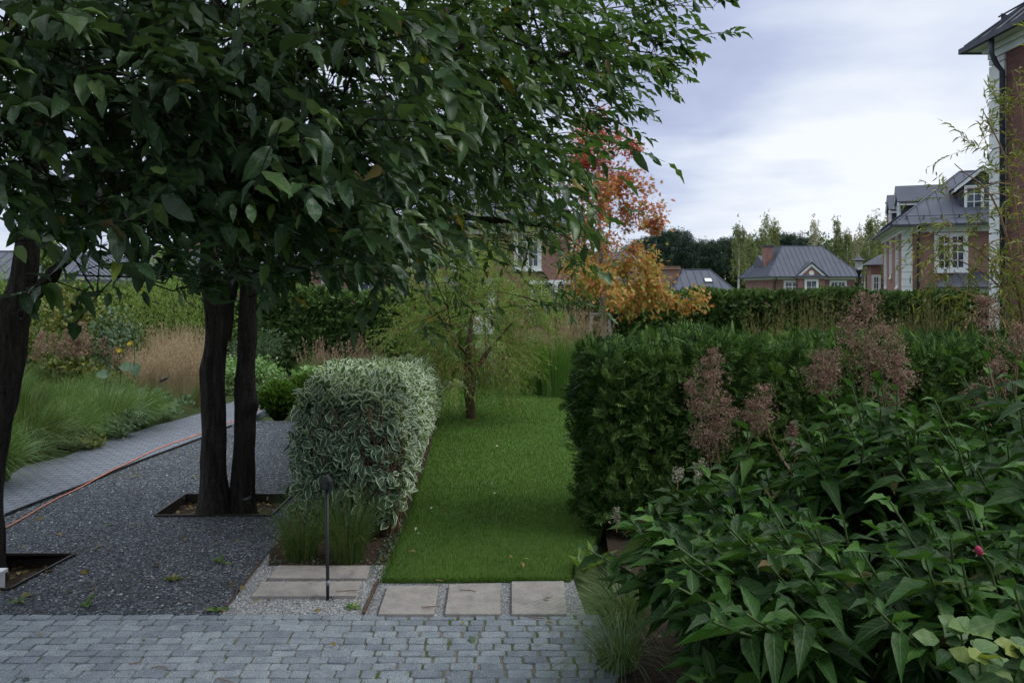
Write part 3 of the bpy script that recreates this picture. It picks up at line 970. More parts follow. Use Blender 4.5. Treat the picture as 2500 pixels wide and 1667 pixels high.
# loose stones on the gravel
STONE = np.array([(1, 0, 0), (-.9, .1, 0), (0, .8, .05), (.1, -.85, 0), (.1, 0, .75), (.5, .5, .45), (-.5, -.4, .5)], float)
STT = np.array([(0, 5, 4), (5, 2, 4), (2, 1, 4), (1, 6, 4), (6, 3, 4), (3, 0, 4), (0, 2, 5), (1, 3, 6)])
def stones(poly, n, s0, s1, z=0.0, avoid=()):
    p = sample_poly(poly, n)
    for a in avoid:
        p = p[~in_poly(p[:, 0], p[:, 1], a)]
    k = rng.random(len(p)) < np.clip((6.0 / p[:, 1]) ** 1.2, .1, 1)
    p = p[k]
    m = len(p)
    a = rng.uniform(0, 6.28, m); s = rng.uniform(s0, s1, m) * rng.choice((.7, 1, 1, 1.4), m)
    b = rng.uniform(.6, 1, m)
    x = STONE[None, :, 0] * np.cos(a)[:, None] - STONE[None, :, 1] * b[:, None] * np.sin(a)[:, None]
    yy = STONE[None, :, 0] * np.sin(a)[:, None] + STONE[None, :, 1] * b[:, None] * np.cos(a)[:, None]
    v = np.stack([p[:, 0:1] + x * s[:, None], p[:, 1:2] + yy * s[:, None], z + STONE[None, :, 2] * s[:, None] * rng.uniform(.5, 1, (m, 1))], -1)
    return v.reshape(-1, 3), (STT[None] + (np.arange(m) * 7)[:, None, None]).reshape(-1, 3)
v, t = stones(gravel_poly, 42000, .0055, .012, 0, (pit1, pit2))
tag(mesh_np('gravel_stones', v, t, M['stone']), kind='stuff')
lgs = xy((540, 1499.4), (640, 1372), (668, 1372), (935, 1378), (895, 1499.4))
v, t = stones(lgs, 9000, .004, .0075, -.006)
v2, t2 = stones(xy((897, 1499.4), (930, 1426), (1400, 1417), (1432, 1499.4)), 7000, .003, .006, -.006)
tag(mesh_np('pale_gravel_stones', np.concatenate([v, v2]), np.concatenate([t, t2 + len(v)]), M['stone_light']), kind='stuff')

# stepping slabs
def slab(pix, label, z=.018):
    q = [G(px, py, z)[:2] for px, py in pix]
    mb = MB()
    c = np.mean(q, axis=0)
    top = [(p[0], p[1], z) for p in q]
    bot = [(p[0], p[1], -.03) for p in q]
    mb.add(bot + top, [(3, 2, 1, 0), (4, 5, 6, 7)] + [(i, (i + 1) % 4, 4 + (i + 1) % 4, 4 + i) for i in range(4)])
    o = mb.build('stepping_slab', M['slab'], bevel=.004)
    return tag(o, label, 'paving slab', 'pale stone stepping slabs')
slab([(655, 1410), (895, 1410), (905, 1380), (680, 1379)], 'long pale slab touching the dark soil, farther of the two long slabs')
slab([(613, 1454), (869, 1453), (883, 1418), (640, 1419)], 'long pale slab that the thin black spotlight stands in front of')
slab([(923, 1497.5), (1059, 1497.5), (1071, 1428), (946, 1430)], 'square pale slab at the lawn edge next to the rusty edging strip')
slab([(1086, 1497.5), (1222, 1497.5), (1222, 1422), (1097, 1425)], 'square pale slab with a broken twig on it, middle of three')
slab([(1249, 1497.5), (1384, 1497.5), (1376, 1417), (1249, 1418)], 'square pale slab half under the fine grass tuft')
# edging strips
def strip(name, pix, label, mat, h=.02, wd=.008):
    q = [G(px, py)[:2] for px, py in pix]
    mb = MB()
    for a, b in zip(q[:-1], q[1:]):
        d = (b - a) / np.linalg.norm(b - a)
        s = np.array((-d[1], d[0])) * wd
        mb.obox((a[0], a[1], -.05), (s[0], s[1], 0), (b[0] - a[0], b[1] - a[1], 0), (0, 0, h + .05))
    return tag(mb.build(name, mat), label, 'edging')
strip('edging_strip', [(891, 1499), (926, 1417)], 'rusty steel edging strip between the long slabs and the square slabs', M['rust'], .018, .014)
strip('edging_strip', [(541, 1498), (590, 1432), (642, 1366)], 'thin rusty edging strip between dark gravel and pale gravel', M['rust'], .012, .006)
strip('edging_strip', path_lo[1:8], 'dark steel edging strip along the curving path by the hose', M['steel'], .014, .01)

def pit(poly, label, far=True):
    o = empty('tree_pit', (poly[0][0], poly[0][1], 0), label, 'tree pit', group='steel framed tree pits')
    mb = MB(); tks = .012
    n = 4
    c = np.mean(poly, axis=0)
    for i in range(n):
        a, b = np.array(poly[i]), np.array(poly[(i + 1) % n])
        d = (b - a) / np.linalg.norm(b - a); s = np.array((-d[1], d[0])) * tks
        if np.dot(c - a, s) < 0: s = -s
        a2, b2 = a + d * .013, b - d * .013
        mb.obox((a2[0], a2[1], -.10), (b2[0] - a2[0], b2[1] - a2[1], 0), (s[0], s[1], 0), (0, 0, .122))
    mb.build('steel_frame', M['steel'], o, world=True)
    mb = MB(); mb.poly([(p[0], p[1], -.085) for p in poly]); 
    mb.build('soil_fill', M['soil'], o, world=True)
    return o
pit(pit1, 'square steel framed tree pit around the two dark trunks')
pit(pit2, 'steel framed tree pit under the leaning tree by the white box')

# hose
hz = [(-120, 1345), (13, 1291), (128, 1225), (190, 1195), (255, 1162), (315, 1132), (383, 1100), (430, 1082), (489, 1062), (566, 1032), (620, 1007), (640, 999), (668, 984)]
pts = [G(*q) + np.array((0, 0, .022 if i > 3 else .012)) for i, q in enumerate(hz)]
pts, rr = smooth_line(pts, [.009] * len(pts), 6)
pts = pts + rng.normal(0, .0015, pts.shape) * np.array((1, 1, 0))
mb = MB(); mb.tube(pts, .0075, 8)
tag(mb.build('garden_hose', M['hose'], smooth=True), 'thin orange hose lying along the path edge', 'hose')

# ------------------------------------------------------------------ small garden lights
b = G(800, 1462)
o = empty('spike_spotlight', b, 'thin black spike spotlight standing in the pale gravel by the variegated hedge', 'spotlight')
mb = MB(); mb.tube([(0, 0, -.05), (0, 0, .10), (-.006, 0, .80)], [.010, .0125, .0125], 12); mb.build('pole', M['black'], o, smooth=True)
mb = MB(); mb.tube([(0, 0, .095), (0, 0, .135)], .0135, 12); mb.build('label_sleeve', M['lens'], o, smooth=True)
mb = MB(); mb.tube([(0, -.01, 0), (.03, -.03, .03), (.05, -.03, -.01)], .004, 6); mb.build('cable', M['black'], o, smooth=True)
mb = MB()
for hx, sx in (((-.065, .055), 1),):
    mb.add([(-.065, -.04, .785), (.045, -.04, .775), (.045, .045, .775), (-.065, .045, .785), (-.055, -.045, .84), (.035, -.045, .85), (.035, .05, .85), (-.055, .05, .84), (-.035, -.03, .885), (.005, -.03, .895), (.005, .035, .895), (-.035, .035, .885)],
           [(3, 2, 1, 0), (0, 1, 5, 4), (1, 2, 6, 5), (2, 3, 7, 6), (3, 0, 4, 7), (4, 5, 9, 8), (5, 6, 10, 9), (6, 7, 11, 10), (7, 4, 8, 11), (8, 9, 10, 11)])
mb.v = [(x * .82, y_ * .82, .78 + (z_ - .78) * .85) for x, y_, z_ in mb.v]
hd = mb.build('lamp_head', M['black'], o, bevel=.008)
mb = MB(); mb.lathe((0, 0, 0), [(.028, 0), (.03, .01), (.026, .012)], 16)
le = mb.build('lens', M['black'], hd); le.rotation_euler = (R(80), 0, 0); le.scale = (.7, .7, .7); le.location = (-.012, -.040, .815)
b = G(391, 1028)
o = empty('spike_spotlight', b, 'small black stake light with a tilted tube head beside the left grasses', 'spotlight')
mb = MB(); mb.tube([(0, 0, -.05), (0, 0, .66)], .011, 10); mb.build('pole', M['black'], o, smooth=True)
mb = MB(); mb.tube([(-.01, 0, .655), (.03, 0, .675), (.125, -.01, .73)], [.012, .022, .024], 12); mb.build('lamp_head', M['black'], o, smooth=True)
b = np.array((*G(612, 1256)[:2], -.085))
b[1] = 7.95; b[0] = (612 - 1250) / FPX * 7.95
o = empty('uplight', b, 'small grey uplight tilted in the tree pit behind the trunks', 'spotlight')
mb = MB(); mb.tube([(.0, 0, -.03), (.0, 0, .05), (-.02, -.01, .13), (-.04, -.02, .20)], [.02, .04, .05, .058], 16); mb.build('housing', M['black'], o, smooth=True)
mb = MB(); mb.tube([(-.040, -.02, .198), (-.045, -.022, .222)], [.066, .066], 18); r_ = mb.build('rim', M['lens'], o)
b = np.array((-3.72, 5.74, -.02))
b = np.array(((-22 - 1250) / FPX * 5.9, 5.9, -.085))
o = empty('ground_box', b, 'small white plastic box standing in the left tree pit', 'box')
mb = MB(); mb.box(-.09, .075, -.05, .05, .02, .17); mb.build('body', M['white_plastic'], o, bevel=.006)
mb = MB(); mb.box(-.10, .09, -.06, .06, .172, .20); mb.build('lid', M['white_plastic'], o, bevel=.004)
mb = MB(); mb.tube([(.085, -.055, -.02), (.085, -.055, .06)], .004, 6); mb.tube([(.077, -.055, .058), (.093, -.055, .058)], .005, 6); mb.build('peg', M['white_plastic'], o)

# ------------------------------------------------------------------ houses
def win(parent, mats, org, u, nrm, wd, ht, cols=2, rows=3, trans=.0, tr=.13, name='window', sill=True):
    """window on a wall plane: org lower-left corner, u along the wall, nrm outward"""
    org, u, nrm = np.array(org, float), np.array(u, float), np.array(nrm, float)
    z = np.array((0, 0, 1.0))
    f = MB()
    def bar(a0, a1, b0, b1, d0, d1):
        f.obox(org + u * a0 + z * b0 + nrm * d0, u * (a1 - a0), nrm * (d1 - d0), z * (b1 - b0))
    bar(-tr, 0, -tr, ht + tr, 0, .07); bar(wd, wd + tr, -tr, ht + tr, 0, .07)
    bar(0, wd, ht, ht + tr, 0, .068); bar(0, wd, -tr, 0, 0, .066)
    if sill: bar(-tr - .05, wd + tr + .05, -tr - .08, -tr - .002, 0, .12)
    m = .045
    bar(0, .06, 0, ht, .012, .05); bar(wd - .06, wd, 0, ht, .012, .05)
    bar(.06, wd - .06, 0, .06, .012, .049); bar(.06, wd - .06, ht - .06, ht, .012, .049)
    cen = cols >= 4
    if cen: bar(wd / 2 - .07, wd / 2 + .07, .06, ht - .06, .012, .052)
    th = ht * (1 - trans)
    if trans: bar(.06, wd - .06, th - .06, th + .06, .012, .051)
    for i in range(1, cols):
        if cen and i == cols // 2: continue
        x = wd * i / cols
        bar(x - m / 2, x + m / 2, .06, ht - .06, .012, .045)
    for i in range(1, rows):
        x = th * i / rows
        bar(.06, wd - .06, x - m / 2, x + m / 2, .012, .044)
    fo = f.build(name, mats['white'], parent)
    p = MB(); p.poly([org + nrm * .009, org + u * wd + nrm * .009, org + u * wd + z * ht + nrm * .009, org + z * ht + nrm * .009])
    p.build('pane', mats['glass'], fo if parent.parent is None else parent)
    return fo
def slope_seams(mb, A, B, C, D, sp=.6, off=.3, h=.035):
    """standing seams on the slope A-B (eave) D-C (ridge)"""
    A, B, C, D = (np.array(q, float) for q in (A, B, C, D))
    e = B - A; L = np.linalg.norm(e); e = e / L
    nrm = np.cross(e, D - A); nrm /= np.linalg.norm(nrm)
    if nrm[2] < 0: nrm = -nrm
    up = np.cross(nrm, e)
    if up[2] < 0: up = -up
    H = np.dot(D - A, up)
    a, b_ = np.dot(D - A, e), np.dot(C - A, e)
    s = off
    while s < L:
        hh = H * s / a if (a > 1e-6 and s < a) else (H * (L - s) / (L - b_) if (s > b_ and L - b_ > 1e-6) else H)
        if hh > .15:
            mb.obox(A + e * (s - .016) + nrm * .004, e * .032, up * hh, nrm * h)
        s += sp
def house(label, loc, rot, w_, d_, eh, rise, inset, oh=.55, flat=.0, brick='brick', group='brick houses with grey roofs', quoins=(), chimneys=(), seams=True, base=-.2, name='brick_house', insetx=None, frieze=.35, guard=False, roofm='roof', fascia=True):
    """hipped house: local x along the front, y to the back, front wall at y = 0"""
    o = empty(name, loc, label, 'house', rot, group)
    mb = MB(); mb.box(0, w_, 0, d_, base, eh); mb.build('wall', M[brick], o)
    if frieze:
        mb = MB(); t_ = .07
        for (x0, x1, y0, y1) in ((-t_, w_ + t_, -t_, 0), (-t_, w_ + t_, d_, d_ + t_), (-t_, 0, 0, d_), (w_, w_ + t_, 0, d_)):
            mb.box(x0, x1, y0, y1, eh - frieze, eh - .003)
        t2 = .16
        for (x0, x1, y0, y1) in ((-t2, w_ + t2, -t2, -t_), (-t2, w_ + t2, d_ + t_, d_ + t2), (-t2, -t_, -t_, d_ + t_), (w_ + t_, w_ + t2, -t_, d_ + t_)):
            mb.box(x0, x1, y0, y1, eh - frieze * .45, eh - .004)
        mb.box(-oh + .03, w_ + oh - .03, -oh + .03, d_ + oh - .03, eh, eh + .10)
        mb.build('cornice', M['white'], o)
    z0, z1 = eh + .12, eh + .12 + rise
    ix = inset if insetx is None else insetx
    A, B, C, D = (-oh, -oh, z0), (w_ + oh, -oh, z0), (w_ + oh, d_ + oh, z0), (-oh, d_ + oh, z0)
    a, b_, c, d2 = (ix - oh, inset - oh, z1), (w_ + oh - ix, inset - oh, z1), (w_ + oh - ix, d_ + oh - inset, z1), (ix - oh, d_ + oh - inset, z1)
    mb = MB()
    mb.add([A, B, C, D, a, b_, c, d2], [(0, 1, 5, 4), (1, 2, 6, 5), (2, 3, 7, 6), (3, 0, 4, 7), (4, 5, 6, 7), (3, 2, 1, 0)])
    if seams:
        slope_seams(mb, A, B, b_, a); slope_seams(mb, B, C, c, b_); slope_seams(mb, D, A, a, d2)
        for p, q in ((A, a), (B, b_), (C, c), (D, d2), (a, b_), (b_, c), (c, d2), (d2, a)):
            mb.tube([np.array(p) + (0, 0, .02), np.array(q) + (0, 0, .02)], .05, 6)
    rf = mb.build('roof', M[roofm], o)
    mb = MB()
    for p, q in ((A, B), (B, C), (C, D), (D, A)):
        p, q = np.array(p), np.array(q)
        e = (q - p) / np.linalg.norm(q - p)
        n_ = np.array((e[1], -e[0], 0))
        mb.obox(p - e * .10 + (0, 0, -.14), (q - p) + e * .20, n_ * .11, (0, 0, .13))
    mb.build('gutter', M['roof_dark'], o)
    if guard:
        mb = MB()
        for p, q, s in ((A, B, np.array((0, 1., 0))), (D, A, np.array((1., 0, 0)))):
            p, q = np.array(p), np.array(q)
            sl = rise / (inset if s[1] else ix)
            off = s * .45 + np.array((0, 0, .45 * sl))
            e = (q - p) / np.linalg.norm(q - p)
            mb.tube([p + off + e * .7 + (0, 0, .20), q + off - e * .7 + (0, 0, .20)], .022, 8)
            k = .8
            while k < np.linalg.norm(q - p) - .6:
                c_ = p + off + e * k
                mb.add([c_ - e * .02, c_ + e * .02, c_ + e * .02 + (0, 0, .25), c_ - e * .02 + (0, 0, .25), c_ + s * .22 + (0, 0, .22 * sl) - e * .02, c_ + s * .22 + (0, 0, .22 * sl) + e * .02],
                       [(0, 1, 2, 3), (3, 2, 5, 4), (0, 3, 4), (1, 5, 2)])
                k += .9
        mb.build('snow_guard', M['roof_dark'], o)
    for (qx, qy, sx, sy) in quoins:
        mb = MB(); z = base
        k = 0
        while z < eh - frieze - .02:
            zt = min(z + .42, eh - frieze - .004)
            mb.box(*sorted((qx - sx * .05, qx + sx * .5)), *sorted((qy - math.copysign(.05, sy), qy + sy * .5)), z + .022, zt - .022)
            mb.box(*sorted((qx - sx * .006, qx + sx * .46)), *sorted((qy - math.copysign(.006, sy), qy + sy * .46)), zt - .022, zt + .022)
            z += .42
        mb.build('quoin', M['quoin'], o)
    for (cx, cy, cw, cd, ct) in chimneys:
        mb = MB(); mb.box(cx, cx + cw, cy, cy + cd, eh, ct)
        ch = mb.build('chimney', M[brick], rf)
        mb = MB(); mb.box(cx - .08, cx + cw + .08, cy - .08, cy + cd + .08, ct, ct + .16)
        mb.lathe((cx + cw / 2, cy + cd / 2, ct + .16), [(.16, 0), (.16, .3), (.26, .32), (.05, .46)], 10)
        tmp = mb.build('chimney_cap', M['roof_dark'], o)
    return o, rf, (A, B, C, D, a, b_, c, d2)
def downpipe(o, x, y, zt, zb=-.1, out=.45, dirv=(0, -1), r=.055, mat='roof_dark'):
    mb = MB()
    dx, dy = dirv
    mb.tube([(x + dx * out, y + dy * out, zt + .05), (x + dx * out, y + dy * out, zt - .28), (x + dx * out * .85, y + dy * out * .85, zt - .42), (x + dx * .3, y + dy * .3, zt - .55), (x + dx * .16, y + dy * .16, zt - .72), (x + dx * .15, y + dy * .15, zb)], r, 12)
    z = zt - 1.2
    while z > zb:
        mb.tube([(x, y, z), (x + dx * .15, y + dy * .15, z)], .012, 6, cap=False); z -= 2.0
    mb.build('downpipe', M[mat], o, smooth=True)
def dormer(o, org, u, nrm, wd, ht, depth, gab, cols=4, rows=3, wfrac=.72):
    """gabled dormer: org is the lower-left front corner"""
    org, u, nrm = np.array(org, float), np.array(u, float), np.array(nrm, float)
    z = np.array((0, 0, 1.0)); bk = -nrm * depth
    mb = MB()
    mb.obox(org, u * wd, bk, z * ht)
    mb.add([org + z * ht, org + u * wd + z * ht, org + u * wd / 2 + z * (ht + gab)], [(0, 1, 2)])
    dm = mb.build('dormer', M['cladding'], o)
    ov = .28
    sl = gab / (wd / 2)
    mb = MB(); tm = MB()
    ap = org + u * wd / 2 + z * (ht + gab + .06)
    for sgn in (-1, 1):
        ev = org + u * (wd / 2 + sgn * (wd / 2 + ov)) + z * (ht - ov * sl + .06)
        f0 = nrm * .25
        pts = [ev + f0, ap + f0, ap + bk, ev + bk]
        th = z * .07
        mb.add(pts + [p + th for p in pts], [(0, 1, 2, 3), (7, 6, 5, 4), (0, 4, 5, 1), (3, 2, 6, 7), (0, 3, 7, 4)])
        dz = z * -.24
        tp = [ev + f0 * .9, ap + f0 * .9, ap + f0 * .9 + dz, ev + f0 * .9 + dz * .9]
        tm.add(tp + [p - nrm * .06 for p in tp], [(0, 1, 2, 3), (7, 6, 5, 4), (3, 2, 6, 7), (0, 3, 7, 4), (0, 4, 5, 1)])
        e2 = ev + dz * .75 - u * sgn * .12
        tm.obox(e2 + nrm * .15, u * sgn * .05, bk, z * .14)
    mb.build('dormer_roof', M['roof'], dm); tm.build('dormer_trim', M['white'], dm)
    ww = wd * wfrac
    win(dm, M, org + u * (wd - ww) / 2 + z * .22 + nrm * .004, u, nrm, ww, ht - .34, cols, rows, tr=.09, name='window_frame', sill=False).name
    return dm

# near house at the right edge: its left side wall recedes to a stone quoin
HX, HYY = 12.06, 20.0
o, rf, K = house('tall red brick house cut by the right picture edge, stone quoin and dark downpipe', (HX, HYY - 13, 0), 0, 12, 13, 8.25, 3.4, 4.2, oh=.44, brick='brick_near', quoins=((0, 13, 1, -1.15),), frieze=.30, guard=True, roofm='roof_dark')
downpipe(o, 0, 12.33, 8.2, out=.42, dirv=(-1, 0), r=.062)
for yy in (8.8, 5.2):
    win(o, M, (0, yy + 1.5, 4.6), (0, -1, 0), (-1, 0, 0), 1.5, 2.0, 4, 3)

# brick house in the right middle ground, turned about 20 degrees
CX, CY = (2204 - 1250) / FPX * 46, 46.0
o, rf, K = house('two-storey pink brick house with dormers and white corner quoin behind the right hedge', (CX, CY, 0), R(-20), 9.5, 12, 5.75, 3.55, 5.4, oh=.62, insetx=4.3, quoins=((0, 0, 1, .3),), frieze=.32, guard=True,
                 chimneys=((3.6, 8.2, 1.5, .8, 9.0),))
mb = MB(); mb.box(.25, 1.05, 11.2, 12.0, 5.8, 7.9); ch = mb.build('side_chimney', M['brick'], o)
mb = MB(); mb.box(.18, 1.12, 11.13, 12.07, 7.9, 8.05); mb.box(.4, .9, 11.35, 11.85, 8.05, 8.3); mb.box(.15, 1.15, 11.1, 12.1, 8.3, 8.38); mb.build('chimney_cap', M['roof_dark'], ch)
ud, nf, nl = (1, 0, 0), (0, -1, 0), (-1, 0, 0)
win(o, M, (1.80, 0, 3.35), ud, nf, 1.34, 1.85, 4, 3, trans=.25, tr=.18)
win(o, M, (6.3, 0, 3.35), ud, nf, 1.55, 1.85, 4, 3, trans=.25, tr=.18)
for yy, hh, zb_ in ((2.6, 3.1, 2.35), (6.2, 2.2, 3.0), (9.7, 3.1, 2.35)):
    wd_ = .80
    win(o, M, (0, yy + wd_ / 2, zb_), (0, -1, 0), nl, wd_, hh, 2, 4, tr=.085)
downpipe(o, .78, 0, 5.7, out=.5, r=.07)
dormer(o, (3.05, .95, 6.55), ud, nf, 2.3, 1.6, 3.2, .95, 4, 3)
for yy in (4.4, 9.6):
    dormer(o, (.35, yy + 1.6, 6.4), (0, -1, 0), nl, 1.9, 1.35, 4.2, .85, 4, 3)
mb = MB(); mb.box(1.6, 7.0, -1.5, 0, -.2, 2.25); by = mb.build('bay', M['white'], o)
mb = MB(); mb.add([(1.1, -2.0, 2.3), (7.5, -2.0, 2.3), (7.5, 0, 2.3), (1.1, 0, 2.3), (2.9, 0, 3.15), (5.7, 0, 3.15)], [(3, 2, 1, 0), (0, 1, 5, 4), (1, 2, 5), (0, 4, 3), (2, 3, 4, 5)])
slope_seams(mb, (1.1, -2.0, 2.3), (7.5, -2.0, 2.3), (5.7, 0, 3.15), (2.9, 0, 3.15), .7)
mb.build('bay_roof', M['roof_dark'], by)
for i in range(3):
    win(by, M, (2.0 + i * 1.65, -1.5, .7), ud, nf, 1.2, 1.3, 2, 3, tr=.1, name='bay_window', sill=False)
mb = MB(); mb.box(-.7, -.05, 13.0, 17, -.2, 3.9); wg = mb.build('wing', M['brick'], o)
mb = MB(); mb.add([(-1.15, 12.7, 3.95), (.2, 12.7, 3.95), (.2, 17.6, 3.95), (-1.15, 17.6, 3.95), (-.1, 14.2, 4.75), (.2, 14.2, 4.75)], [(3, 2, 1, 0), (0, 1, 5, 4), (3, 0, 4), (2, 3, 4, 5), (1, 2, 5)])
mb.build('wing_roof', M['roof_dark'], wg)
win(wg, M, (-.55, 13.0, 1.7), ud, nf, .38, 1.4, 2, 3, tr=.12, name='wing_window')

# low house with a pediment
Y3 = 95.0
x0 = (1886 - 1250) / FPX * Y3; x1 = (2086 - 1250) / FPX * Y3
W3 = x1 - x0
o, rf, K = house('pink brick house with a round medallion in its white pediment, left of the lamp', (x0, Y3, 0), 0, W3, 11, 3.55, 3.8, 4.4, oh=.75, insetx=3.2, frieze=.25, guard=False)
mx = (1977 - 1886) / FPX * Y3
bw = 3.2
mb = MB(); mb.box(mx - bw / 2, mx + bw / 2, -.5, 0, -.2, 3.40); pb = mb.build('front_bay', M['brick'], o)
mb = MB(); mb.add([(mx - bw / 2, -.5, 3.42), (mx + bw / 2, -.5, 3.42), (mx, -.5, 5.0)], [(0, 1, 2)]); 
mb.add([(mx - bw / 2, -.5, 3.40), (mx + bw / 2, -.5, 3.40), (mx + bw / 2, 1.5, 3.40), (mx - bw / 2, 1.5, 3.40)], [(0, 1, 2, 3)]); mb.build('pediment', M['brick'], pb)
mb = MB(); mb.obox((mx - bw / 2 - .15, -.62, 3.42), (bw + .3, 0, 0), (0, .11, 0), (0, 0, .24))
for s in (-1, 1):
    e = np.array((mx + s * (bw / 2 + .35), -.63, 3.50)); a = np.array((mx, -.63, 5.22))
    mb.add([e, a, a - (0, 0, .34), e + (-s * .38, 0, .0), e + (0, .12, 0), a + (0, .12, 0), a - (0, -.12, .34), e + (-s * .38, .12, .0)], [(0, 1, 2, 3), (7, 6, 5, 4), (0, 4, 5, 1), (3, 2, 6, 7), (0, 3, 7, 4)])
mb.build('pediment_trim', M['white'], pb)
mb = MB()
for s in (-1, 1):
    e = np.array((mx + s * (bw / 2 + .5), -.75, 3.46)); a = np.array((mx, -.75, 5.28))
    bk = np.array((0, 3.2, 0))
    mb.add([e, a, a + bk, e + bk, e + (0, 0, .12), a + (0, 0, .12), a + bk + (0, 0, .12), e + bk + (0, 0, .12)], [(0, 1, 2, 3), (7, 6, 5, 4), (0, 4, 5, 1), (3, 2, 6, 7), (0, 3, 7, 4)])
mb.build('pediment_roof', M['roof_dark'], pb)
mb = MB(); mb.lathe((0, 0, 0), [(.30, 0), (.30, .06), (.22, .08), (.20, .05)], 24); md = mb.build('medallion', M['medallion'], pb); md.location = (mx, -.5, 4.05); md.rotation_euler = (R(90), 0, 0)
win(o, M, (mx - .62, -.5, 1.6), ud, nf, 1.24, 1.55, 2, 2, trans=.0, tr=.2)
win(o, M, (W3 * .155, 0, 1.1), ud, nf, 1.65, 1.9, 4, 3, trans=.3, tr=.2)
win(o, M, (W3 * .715, 0, 1.1), ud, nf, 1.65, 1.9, 4, 3, trans=.3, tr=.2)
mb = MB()
for z in np.arange(-.1, 3.2, .42):
    mb.box(W3 - .9, W3 + .04, -.04, 0, z, z + .38)
mb.build('quoin', M['brick'], o)
mb = MB()
for z in np.arange(-.1, 3.2, .42):
    mb.box(-.04, .8, -.04, 0, z, z + .38)
mb.build('quoin', M['brick'], o)
mb = MB(); mb.box(.3, 1.25, 3.5, 4.9, -.2, 7.4); c_ = mb.build('side_chimney', M['brick'], o)
mb = MB(); mb.box(.2, 1.35, 3.4, 5.0, 7.4, 7.6); mb.build('chimney_cap', M['roof_dark'], c_)
for sx, xa, xb in ((-1, .25, 3.0), (1, W3 - 2.2, W3 - .2)):
    mb = MB()
    mb.add([(xa, 4.6, 4.4), (xb, 4.6, 4.4), (xb, 8.2, 4.4), (xa, 8.2, 4.4), (xa, 4.4, 5.4), (xb, 4.4, 5.4), (xb, 6.4, 6.4), (xa, 6.4, 6.4), (xa, 8.4, 5.4), (xb, 8.4, 5.4)],
           [(0, 1, 5, 4), (4, 5, 6, 7), (7, 6, 9, 8), (0, 4, 7, 8, 3), (1, 2, 9, 6, 5)])
    mb.build('side_dormer', M['roof'], o)
downpipe(o, .25, 0, 3.5, out=.6, r=.07)

# low grey roof with brown chimney
Y4 = 62.0
x0 = (1652 - 1250) / FPX * Y4; x1 = (1782 - 1250) / FPX * Y4
o, rf, K = house('low garage house with grey hipped roof, skylight and broad pale brown chimney', (x0, Y4, 0), 0, x1 - x0, 6, 1.95, 1.65, 2.6, oh=.35, insetx=1.35, brick='brick_brown', frieze=.15)
mb = MB(); mb.box(-.9, .65, 2.0, 2.9, -.2, 3.95); c_ = mb.build('chimney', M['brick_brown'], o)
mb = MB(); mb.box(-1.0, .75, 1.9, 3.0, 3.75, 3.9); mb.box(-.95, .7, 1.95, 2.95, 3.95, 4.02); mb.build('chimney_cap', M['brick_brown'], c_)
sl = math.atan2(1.65, 2.6)
sk = MB(); a = np.array(((x1 - x0) * .56, -.35 + .95, 2.07 + .95 * 1.65 / 2.6)); uu = np.array((0, math.cos(sl), math.sin(sl))); nn_ = np.array((0, -math.sin(sl), math.cos(sl)))
sk.obox(a + nn_ * .01, (.68, 0, 0), uu * .62, nn_ * .07); s_ = sk.build('skylight', M['roof_dark'], o)
sk = MB(); q = a + nn_ * .085 + uu * .08 + np.array((.08, 0, 0)); sk.poly([q, q + (.52, 0, 0), q + np.array((.52, 0, 0)) + uu * .46, q + uu * .46]); sk.build('pane', M['white'], s_)

# house behind the red oak
Y5 = 80.0
x0 = (1400 - 1250) / FPX * Y5; x1 = (1598 - 1250) / FPX * Y5
o, rf, K = house('brick house with dormers half hidden behind the red oak', (x0, Y5, 0), R(4), x1 - x0, 9, 2.9, 3.0, 4.0, oh=.5, insetx=2.2, frieze=.25,
                 chimneys=())
mb = MB(); mb.box(x1 - x0 - .75, x1 - x0 + .15, 2.5, 3.4, -.2, 5.5); c_ = mb.build('side_chimney', M['brick'], o)
mb = MB(); mb.box(x1 - x0 - .9, x1 - x0 + .3, 2.35, 3.55, 5.5, 5.7); mb.lathe((x1 - x0 - .3, 2.95, 5.7), [(.25, 0), (.25, .25), (.45, .3), (.1, .55)], 10); mb.build('chimney_cap', M['roof_dark'], c_)
dormer(o, (1.2, .7, 3.9), ud, nf, 1.6, 1.1, 2.5, .7, 2, 2); dormer(o, (5.2, .7, 3.9), ud, nf, 1.6, 1.1, 2.5, .7, 2, 2)
win(o, M, (1.0, 0, .9), ud, nf, 1.2, 1.4, 2, 3)

# brick house behind the willow
Y6 = 42.0
x0 = (985 - 1250) / FPX * Y6; x1 = (1395 - 1250) / FPX * Y6
o, rf, K = house('two-storey brick house with white windows seen behind the willow', (x0, Y6, 0), R(2), x1 - x0, 9, 5.5, 2.6, 3.6, oh=.5, frieze=.4, insetx=3.0,
                 chimneys=((6.1, 2.2, .9, .7, 7.6),))
for px_, zz_, wd_, hh_ in ((1262, 3.35, 1.15, 2.0), (1105, 3.35, 1.0, 1.3), (1010, 3.35, 1.0, 1.3), (1300, .6, 1.0, 1.9), (1360, .6, .8, 1.9)):
    win(o, M, ((px_ - 985) / FPX * Y6, 0, zz_), ud, nf, wd_, hh_, 2 if wd_ < 1.1 else 4, 3, tr=.16)
mb = MB(); mb.box(2.0, 4.8, -1.3, 0, -.2, 2.35); by = mb.build('bay', M['white'], o)
mb = MB(); mb.add([(1.7, -1.7, 2.38), (5.1, -1.7, 2.38), (5.1, 0, 2.38), (1.7, 0, 2.38), (2.6, 0, 3.1), (4.2, 0, 3.1)], [(3, 2, 1, 0), (0, 1, 5, 4), (1, 2, 5), (0, 4, 3), (2, 3, 4, 5)]); mb.build('bay_roof', M['roof'], by)
